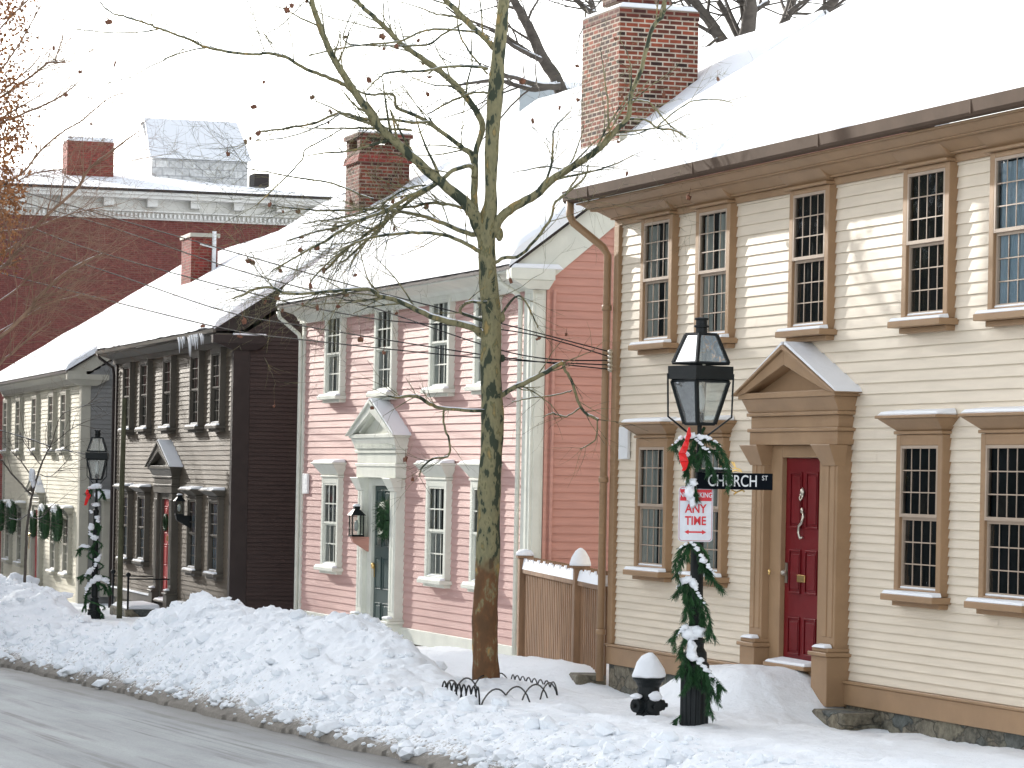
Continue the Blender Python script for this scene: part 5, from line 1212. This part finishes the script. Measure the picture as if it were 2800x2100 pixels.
# right-hand limbs
lb([(1350,640,13),(1365,600,13)]+c3([(0,1350,12.5),(150,1265,11.5),(280,1150,10.5),(450,1045,9.5),(560,965,9),(680,835,8),(750,765,7),(770,620,6.5),(840,440,6),(900,200,6),(975,95,6),(990,-20,5.5),(990,-300,4)]), -.6, 7)
lb(c3([(745,770,3.5),(870,775,3),(940,830,3),(1060,845,2.8),(1125,885,2.4)]), -.3, 4)
lb(c3([(760,655,2.5),(880,660,2.5),(1000,790,2.6),(1060,840,2.4),(1130,890,2)]), .3, 3, 1)
lb(c3([(930,830,2.2),(1060,720,2),(1180,655,2.2),(1330,645,1.8),(1420,665,1.4)]), .3, 4, 1)
lb(c3([(170,1225,4),(240,1130,3.6),(265,940,3),(265,860,2.4),(300,800,2),(385,715,1.5)]), .2, 7)
lb([(1352,720,5),(1380,705,5)]+c3([(60,1650,4.5),(210,1480,4),(260,1390,3.5),(285,1305,3.5),(370,1240,3.2),(470,1150,2.8),(495,1070,2.2)]), -.4, 6)
lb(c3([(0,1120,1),(150,1090,2),(250,1080,2),(420,1110,1.5),(650,1095,1)]), .1, 4, 1)
lb(c3([(640,880,1.8),(800,870,1.8),(900,830,1.8)]), .1, 2, 1)
# lower limbs
lb(c6([(1490,520,12),(1450,500,11),(1390,460,10),(1130,390,8),(920,290,7),(800,258,6),(740,218,5),(600,220,4.5),(400,235,4),(210,243,4),(50,200,3.5),(-150,280,2.5)]), -.6, 10)
lb(c6([(1480,420,5),(1330,370,4),(1345,320,4),(1385,298,4),(1500,300,3.5)]), -.3, 4, 1)
lb(c6([(1500,1010,5),(1450,1005,5),(1200,985,4.5),(1130,960,5),(1040,910,5),(920,915,3.5),(850,905,2)]), -.6, 7, 1, tl=.3)
lb(c6([(1215,985,3),(1220,1100,3),(1255,1215,3),(1240,1300,3),(1150,1312,3),(1075,1370,2.4),(1060,1430,1.6)]), -.2, 7, 1, tl=.3)
lb(c6([(360,235,2.6),(360,160,2.4),(520,0,2.2),(640,-90,2)]), .1, 4, 2)
lb([(1372,1082,7)]+c7([(0,858,7),(150,790,6.5),(330,692,6)]), -.3, 4, 1, tl=.3)
lb(c7([(330,690,5),(345,740,4),(380,800,4),(440,970,4),(500,1030,4),(562,1062,4)]), -.1, 4, 1, tl=.3)
lb(c7([(440,985,2.6),(350,1040,2.4),(270,1020,2.2),(200,1045,1.5)]), -.1, 3, 1, tl=.25)
lb(c7([(555,1065,2.2),(540,1190,2.2),(440,1250,1.8)]), .1, 4, 1, tl=.25)
lb(c7([(385,872,2.2),(290,900,2.2),(130,920,2.2),(0,945,1.8)]), -.1, 3, 1, tl=.25)
lb([(1370,860,4)]+c7([(40,255,2.6),(110,340,2.4),(170,470,2)]), .1, 5, 1, tl=.3)
bl.build('branches', M['bark'], PT, smooth=True)
sn.build('branch_snow', M['snow'], PT, smooth=True)
sb = MB(); sb.blob((0,0,0),(.017,.011,.016),1,2,.9,2.2); sb.tube([(0,0,.014),(.004,0,.06)], .0016, 3)
first = None; rs2 = random.Random(8); rs2.shuffle(ends)
for e in ends[:95]:
    if first is None: q = first = sb.build('seed_ball', M['ball'], PT, smooth=True)
    else: q = first.copy(); COL.objects.link(q); q.parent = PT
    q.location = e - Vector((0,0,.05)); q.scale = [rs2.uniform(.9,2.1) for _ in range(3)]; q.rotation_euler = (rs2.uniform(-.3,.3),rs2.uniform(-.3,.3),rs2.uniform(0,6))
# hoop guard round the tree
TG = empty('tree_guard', (0,0,0), 0, 'low black wire hoop edging round the foot of the plane tree', 'edging'); b = MB()
gs, gp_ = 32.05, 10.95; ring = []
cor = [(1210,1893),(1310,1912),(1522,1892),(1405,1862),(1280,1865)]
def gpt(px, py):
    # ground point under a pixel on the snow surface
    Y = 33.0
    for _ in range(12):
        v = at(px, py, Y); s_, p_ = -v.x*ST+v.y*CT, v.x*CT+v.y*ST
        h = sz(s_, p_); rr = ray(px, py); Y = (h-CZ)/rr.z if rr.z < 0 else Y
    v = at(px, py, Y); return v
corners = [gpt(1205,1905), gpt(1312,1925), gpt(1525,1896), gpt(1395,1870)]
def arcs(a, c, n, h, jit=0):
    for k in range(n):
        p0 = a.lerp(c, k/n - .12/n*0); p1 = a.lerp(c, min(1.0, (k+1.45)/n))
        pts = []
        for j in range(11):
            f_ = j/10; q = p0.lerp(p1, f_); q = q+Vector((0,0,-.05+h*math.sin(math.pi*f_)**.7)); pts.append(q)
        b.tube(pts, .0085, 5)
arcs(corners[0], corners[1], 8, .20); arcs(corners[1], corners[2], 4, .17); arcs(corners[2], corners[3], 8, .16); arcs(corners[3], corners[0], 4, .19)
b.build('hoops', M['black'], TG)
# big elm-like trees behind the roofs
def back_tree(name, Y, lists, label, m, twig=6, root=None, seed=1, tl=1.6, depth=3, snow=True, tr=.008):
    o_ = at(*root, Y); o_.z = 0; t = empty(name, o_, 0, label, 'tree', 'bare trees behind the roofs'); b = MB(); s_ = MB(); r_ = random.Random(seed); en = []
    tk = MB(); tx, ty = lists[0][0][0], lists[0][0][1]; p = at(tx, ty, Y)-t.location; rr = lists[0][0][2]*Y/F
    tk.tube([(p.x,0,-2),(p.x,0,p.z*.5),(p.x,p.y,p.z+.05)], [rr*1.35, rr*1.15, rr*.98], 12); tk.build('trunk', m, t, smooth=True)
    for L in lists: px_branch(b, t.location, Y, L, r_.uniform(-1,1), twig, r_, depth, s_ if snow else None, 5, tl, 8, tr, en)
    b.build('branches', m, t, smooth=True)
    if snow: s_.build('branch_snow', M['snow'], t, smooth=True)
    return t, en
back_tree('bare_tree', 62, [c3([(420,760,22),(330,620,20),(280,500,18),(200,380,17),(120,200,15),(60,90,13),(0,-20,11)]), c3([(310,560,10),(200,560,9),(120,540,7),(0,500,6),(-150,480,5)]), c3([(290,545,8),(150,580,7),(0,545,6),(-120,520,5),(-400,560,3)]), c3([(190,390,8),(90,340,7),(0,290,6),(-130,190,5)]),
    c3([(540,100,9),(480,60,8),(410,-10,7)]), c3([(535,90,9),(505,-20,8)]), c3([(640,40,6),(610,-10,6)]), c3([(660,40,7),(660,-20,6)])], 'bare dark tree rising behind the roof left of the big chimney', M['bark2'], root=(1570,330), seed=2)
back_tree('bare_tree', 66, [c3([(1480,420,26),(1500,340,24),(1530,180,22),(1545,60,20),(1540,-30,16)]), c3([(1450,380,20),(1350,250,17),(1290,150,15),(1190,20,12),(1150,-40,10)]), c3([(1470,250,10),(1410,130,9),(1340,10,8)]), c3([(1545,70,9),(1470,-10,8)]), c3([(1590,60,8),(1660,10,7)]), c3([(1330,250,4),(1210,340,4),(1120,360,3)]), c3([(1400,360,4),(1300,400,4),(1210,450,3)])],
    'bare dark tree forking behind the cream roof right of the big chimney', M['bark2'], root=(2030,200), seed=4)
back_tree('bare_tree', 70, [c4([(30,330,16),(90,190,15),(120,110,13),(160,-20,11)]), c4([(60,290,18),(180,220,17),(300,120,15),(400,30,13),(460,-30,11)]), c4([(330,130,11),(430,70,10),(560,20,8),(700,-10,7)]), c4([(130,90,8),(200,30,6),(270,-10,5)])],
    'bare tree with thick slanting limbs behind the ridge of the cream roof', M['bark2'], root=(2115,200), seed=6)
# brown-leaved tree at the left edge
YB = 50
bt, en = back_tree('leafy_tree', YB, [[(-90,1250,16),(-80,900,14),(-60,600,12),(-40,300,10),(-30,0,8),(-20,-200,5)],
    c1([(-140,1700,5),(90,1600,4),(300,1400,4),(500,1220,4),(580,1090,3.6),(750,960,2.6),(900,850,1.6)]), c5([(-200,640,7),(0,530,6),(190,350,5.5),(235,280,5),(400,130,4.5),(560,30,3.5),(660,-10,2.5)]),
    c1([(-150,1250,4),(120,1140,3),(260,980,2.8),(400,860,2.4),(530,780,2),(700,640,1.5),(810,600,1)]), c1([(-140,900,5),(0,800,3),(150,740,3),(350,650,2.6),(480,560,1.6)]), c1([(-140,760,4),(20,620,3.4),(180,510,3.2),(310,405,3)]), c1([(310,405,2.6),(420,400,2),(360,390,2),(410,240,1.4)]),
    c5([(-150,900,4),(0,700,3.5),(90,620,3),(230,500,2.6),(330,430,2)]), c5([(-140,150,5),(0,80,4.5),(60,30,4),(160,-80,3)]), c1([(120,1170,2),(230,1120,1.8),(400,1100,1.5)]), c1([(-100,600,3),(80,350,2.6),(180,190,2),(260,40,1.5)]),c1([(-100,300,3),(60,120,2.4),(200,-20,1.8)]),
    c1([(0,1500,2.6),(200,1480,2.4),(420,1400,2),(600,1350,1.4)]), c5([(-60,330,3),(100,220,2.6),(260,60,2),(380,-60,1.5)]), c5([(-60,520,3),(120,420,2.4),(300,320,2),(520,250,1.4)])],
    'bare twiggy tree with clinging brown leaves at the left edge of the photo', M['bark3'], 26, root=(-90,1250), seed=9, tl=.9, depth=3, tr=.0045)
del bt['group']
b = MB(); r_ = random.Random(12); o_ = bt.location
for k in range(460):
    cx = min(r_.uniform(-70, 80), abs(r_.gauss(0,55))); cy = r_.choice([r_.uniform(-20,150), r_.uniform(200,290), r_.uniform(300,430), r_.uniform(340,560), r_.uniform(440,620), r_.uniform(500,720)])
    if cy > 560: cx *= .6
    cen = at(cx, cy, YB+r_.uniform(-.6,.6))-o_
    for j in range(r_.randint(5,11)):
        p = cen+Vector((r_.gauss(0,.13),r_.gauss(0,.13),r_.gauss(0,.15))); a = Vector((r_.gauss(0,1),r_.gauss(0,1),r_.gauss(0,1))).normalized()*r_.uniform(.03,.055); c_ = a.cross(Vector((r_.gauss(0,1),r_.gauss(0,1),r_.gauss(0,1)))).normalized()*r_.uniform(.015,.028)
        b.quad(p-a, p+c_, p+a*.9, p-c_)
b.build('leaves', M['leaf'], bt, kind='stuff')
# young street tree in front of the grey house
YY = 63; yo = at(66, 1660, YY)
YT2 = empty('young_tree', (yo.x, YY, 0), 0, 'slender young tree with snow in its fork in front of the grey house', 'tree'); o2 = YT2.location; b = MB(); s_ = MB(); r_ = random.Random(4)
z1 = lambda L: [(x/2.37, 1050+y/2.37, r) for x, y, r in L]
tk = MB(); px_branch(tk, o2, YY, z1([(155,1480,4.6),(158,1300,4.4),(168,1100,4.0),(175,930,3.8),(190,820,3.6),(207,720,3.4)]), 0, 0, r_); tk.build('trunk', M['bark2'], YT2, smooth=True)
for L in ([(207,720,3.2),(235,620,3),(265,530,2.6),(300,450,2.2),(330,400,1.8),(360,300,1.4)],[(200,715,3),(130,640,2.6),(60,560,2.4),(10,490,2)],[(325,405,1.8),(230,370,1.6),(130,340,1.5),(0,300,1.2)],[(265,525,1.4),(200,440,1.4),(150,370,1)],[(205,700,2),(200,600,2),(150,520,1.6),(90,450,1)],[(340,390,1.4),(450,300,1.2),(520,260,1)],[(300,440,1.4),(420,430,1),(540,455,1)],[(250,580,1.3),(330,600,1),(430,500,1)],[(185,860,1.4),(260,870,1.2),(330,800,1)],[(360,300,1.2),(400,200,1),(520,150,.8),(600,130,.8),(700,200,.7)],[(190,840,1.3),(120,880,1.2),(60,870,1)]):
    px_branch(b, o2, YY, z1(L), r_.uniform(-.5,.5), 5, r_, 2, s_, 5, .55, 6, .006)
b.build('branches', M['bark2'], YT2, smooth=True)
for (x, y, a_, c_) in ((208,590,20,50),(215,640,14,30),(255,645,16,12)): s_.blob(at(x/2.37,1050+y/2.37,YY-.05)-o2, (a_/2.37*YY/F,.08,c_/2.37*YY/F), x, 3, .25)
s_.build('branch_snow', M['snow'], YT2, smooth=True)
# potted shrubs by the grey house door
for (px, py, lab, rr) in ((42, 1608, 'snow-capped round shrub left of the young tree trunk', 1.0), (80, 1612, 'snow-capped round shrub right of the young tree trunk by the grey house', .9)):
    c_ = at(px, py, 70); t = empty('snowy_shrub', c_, 0, lab, 'shrub', 'snow-capped shrubs by the grey house door'); b = MB()
    for k in range(60):
        d_ = Vector((random.gauss(0,1),random.gauss(0,1),random.gauss(0,1))).normalized()*.24*rr; needles(b, [(0,0,0), d_*.6, d_], 30, .08, .014, 1.0)
    b.build('foliage', M['wreath'], t); b = MB(); b.blob((0,0,.16*rr),(.22*rr,.22*rr,.16*rr),3,3,.35); b.build('snow_cap', M['snow'], t, smooth=True)
# mossy stump by the brown house corner
c_ = at(352, 1690, 63.5); t = empty('mossy_stump', c_, 0, 'mossy yellow-green stump beside the brown house stoop', 'stump')
b = MB(); b.tube([(0,0,-.5),(0,0,0),(.02,0,.17)], [.15,.15,.12], 12); b.blob((.0,0,.12),(.14,.14,.08),2,3,.3); b.build('stump', mat('moss', (.22,.19,.04), .9, 0, (9,9,9), col2=(.07,.06,.02)), t, smooth=True)
# dark post beside the brown house's left corner
c_ = at(326, 1700, 60.5); t = empty('mossy_post', (c_.x,60.5,c_.z-.4), 0, 'tall slim mossy post right of the distant street lamp', 'post')
b = MB(); b.tube([(0,0,0),(0,0,3.0),(.02,0,4.6)], [.055,.05,.045], 8); b.build('post', mat('mossy_wood', (.09,.09,.05), .9, .4, (9,9,3)), t)

# ------------------------------------------------------------------ WIRES
def wire(pts, label, r=.008):
    b = MB(); P_ = []
    for (x, y, Y) in pts: P_.append((at(x, y, Y), r*Y/40))
    fine = interp_path(P_, 10); b.tube([v for v,_ in fine], [q for _,q in fine], 5)
    tag(b.build('overhead_wire', M['wire'], smooth=True), label, 'wire', 'overhead wires running to the cream house corner')
wire([(-200,440,75),(0,505,69),(274,585,60),(640,690,51),(1000,790,44),(1400,892,38.5),(1668,962,36.2)], 'topmost overhead wire reaching the top insulator on the cream house corner')
wire([(-200,520,75),(0,588,69),(236,678,61),(640,790,51),(1000,868,44),(1400,905,38.5),(1668,975,36.2)], 'second overhead wire from the top crossing the pink house')
wire([(-200,470,76),(0,535,70),(274,612,61),(640,735,52),(1000,835,45),(1400,965,38.7),(1668,986,36.2)], 'middle overhead wire reaching the cream house corner')
wire([(-200,680,76),(0,745,70),(232,805,62),(612,898,52),(839,930,47),(1307,978,39.5),(1668,998,36.2)], 'fourth overhead wire crossing the brown roof and pink front')
wire([(-200,590,76),(0,650,70),(300,745,61),(612,850,52),(839,893,47),(1307,968,39.5),(1668,1010,36.2)], 'lowest overhead wire at the cream house corner')
b = MB()
for py in (962,975,986,998,1010): v = at(1668,py,36.2); b.blob(v, (.03,.03,.025), 1, 2, 0)
b.tube([at(1670,955,36.22), at(1670,1018,36.22)], .015, 5)
tag(b.build('wire_bracket', M['pewter'], smooth=True), 'small bracket of insulators on the corner downspout of the cream house', 'bracket')

# ------------------------------------------------------------------ off-frame across the road: bare trees, and unseen buildings added for shade and dark reflections
r_ = random.Random(21); b = MB()
b.tube([(0,0,-1.5),(.05,0,2),(0,.1,4.2)], [.42,.33,.28], 12); tr = empty('bare_tree', (0,0,0), 0, 'tall bare tree across the road outside the photo', 'tree', 'bare trees across the road')
tk = b.build('trunk', M['bark2'], tr, smooth=True); b = MB()
for k in range(7):
    a = 2*math.pi*k/7+r_.uniform(-.3,.3); d_ = Vector((math.cos(a)*.75, math.sin(a)*.75, r_.uniform(.7,1.3))).normalized()
    grow(b, Vector((0,.1,3.4+.15*k)), d_, r_.uniform(4.2,5.2), .15, 5, r_, .18, .30, 6, None, (3,4), (.55,.72))
b.build('branches', M['bark2'], tr)
import sys
print('TREE FACES', len(b.f))
pos = [(50,2.0),(58,1.2),(66,1.8),(73,1.0),(80,2.4),(87,1.0),(94,2.2),(101,1.0),(109,2.0)]
for i, (s, p) in enumerate(pos):
    o = tr if i == 0 else copy_tree(tr)
    o.location = street(s, p, lev(s)); o.rotation_euler = (0,0,i*1.3); o.scale = [(1.0 if s < 76 else 1.5 if s < 90 else 1.45)+.08*math.sin(i*3)]*3
for i, (s, wd, hh) in enumerate(((46,7,7),(62,7,9),(90,9.5,27.5),(110,8,10),(127,8,11),(144,8,12))):  # the tallest is sized to keep sun off the lower cream front
    t = empty('unseen_building', street(s, -5, lev(s)), R(19), 'unseen dark building added across the road for shade and window reflections', 'building', 'unseen buildings added across the road')
    b = MB(); b.box(-14,0,-wd,wd,-1,hh); b.build('wall', M['slate'], t)
    b = MB(); b.hull8([(-14.4,-wd-.4,hh),(.3,-wd-.4,hh),(.3,wd+.4,hh),(-14.4,wd+.4,hh)],[(-8,-wd-.4,hh+2),(-6,-wd-.4,hh+2),(-6,wd+.4,hh+2),(-8,wd+.4,hh+2)]); b.build('roof', M['snow'], t)
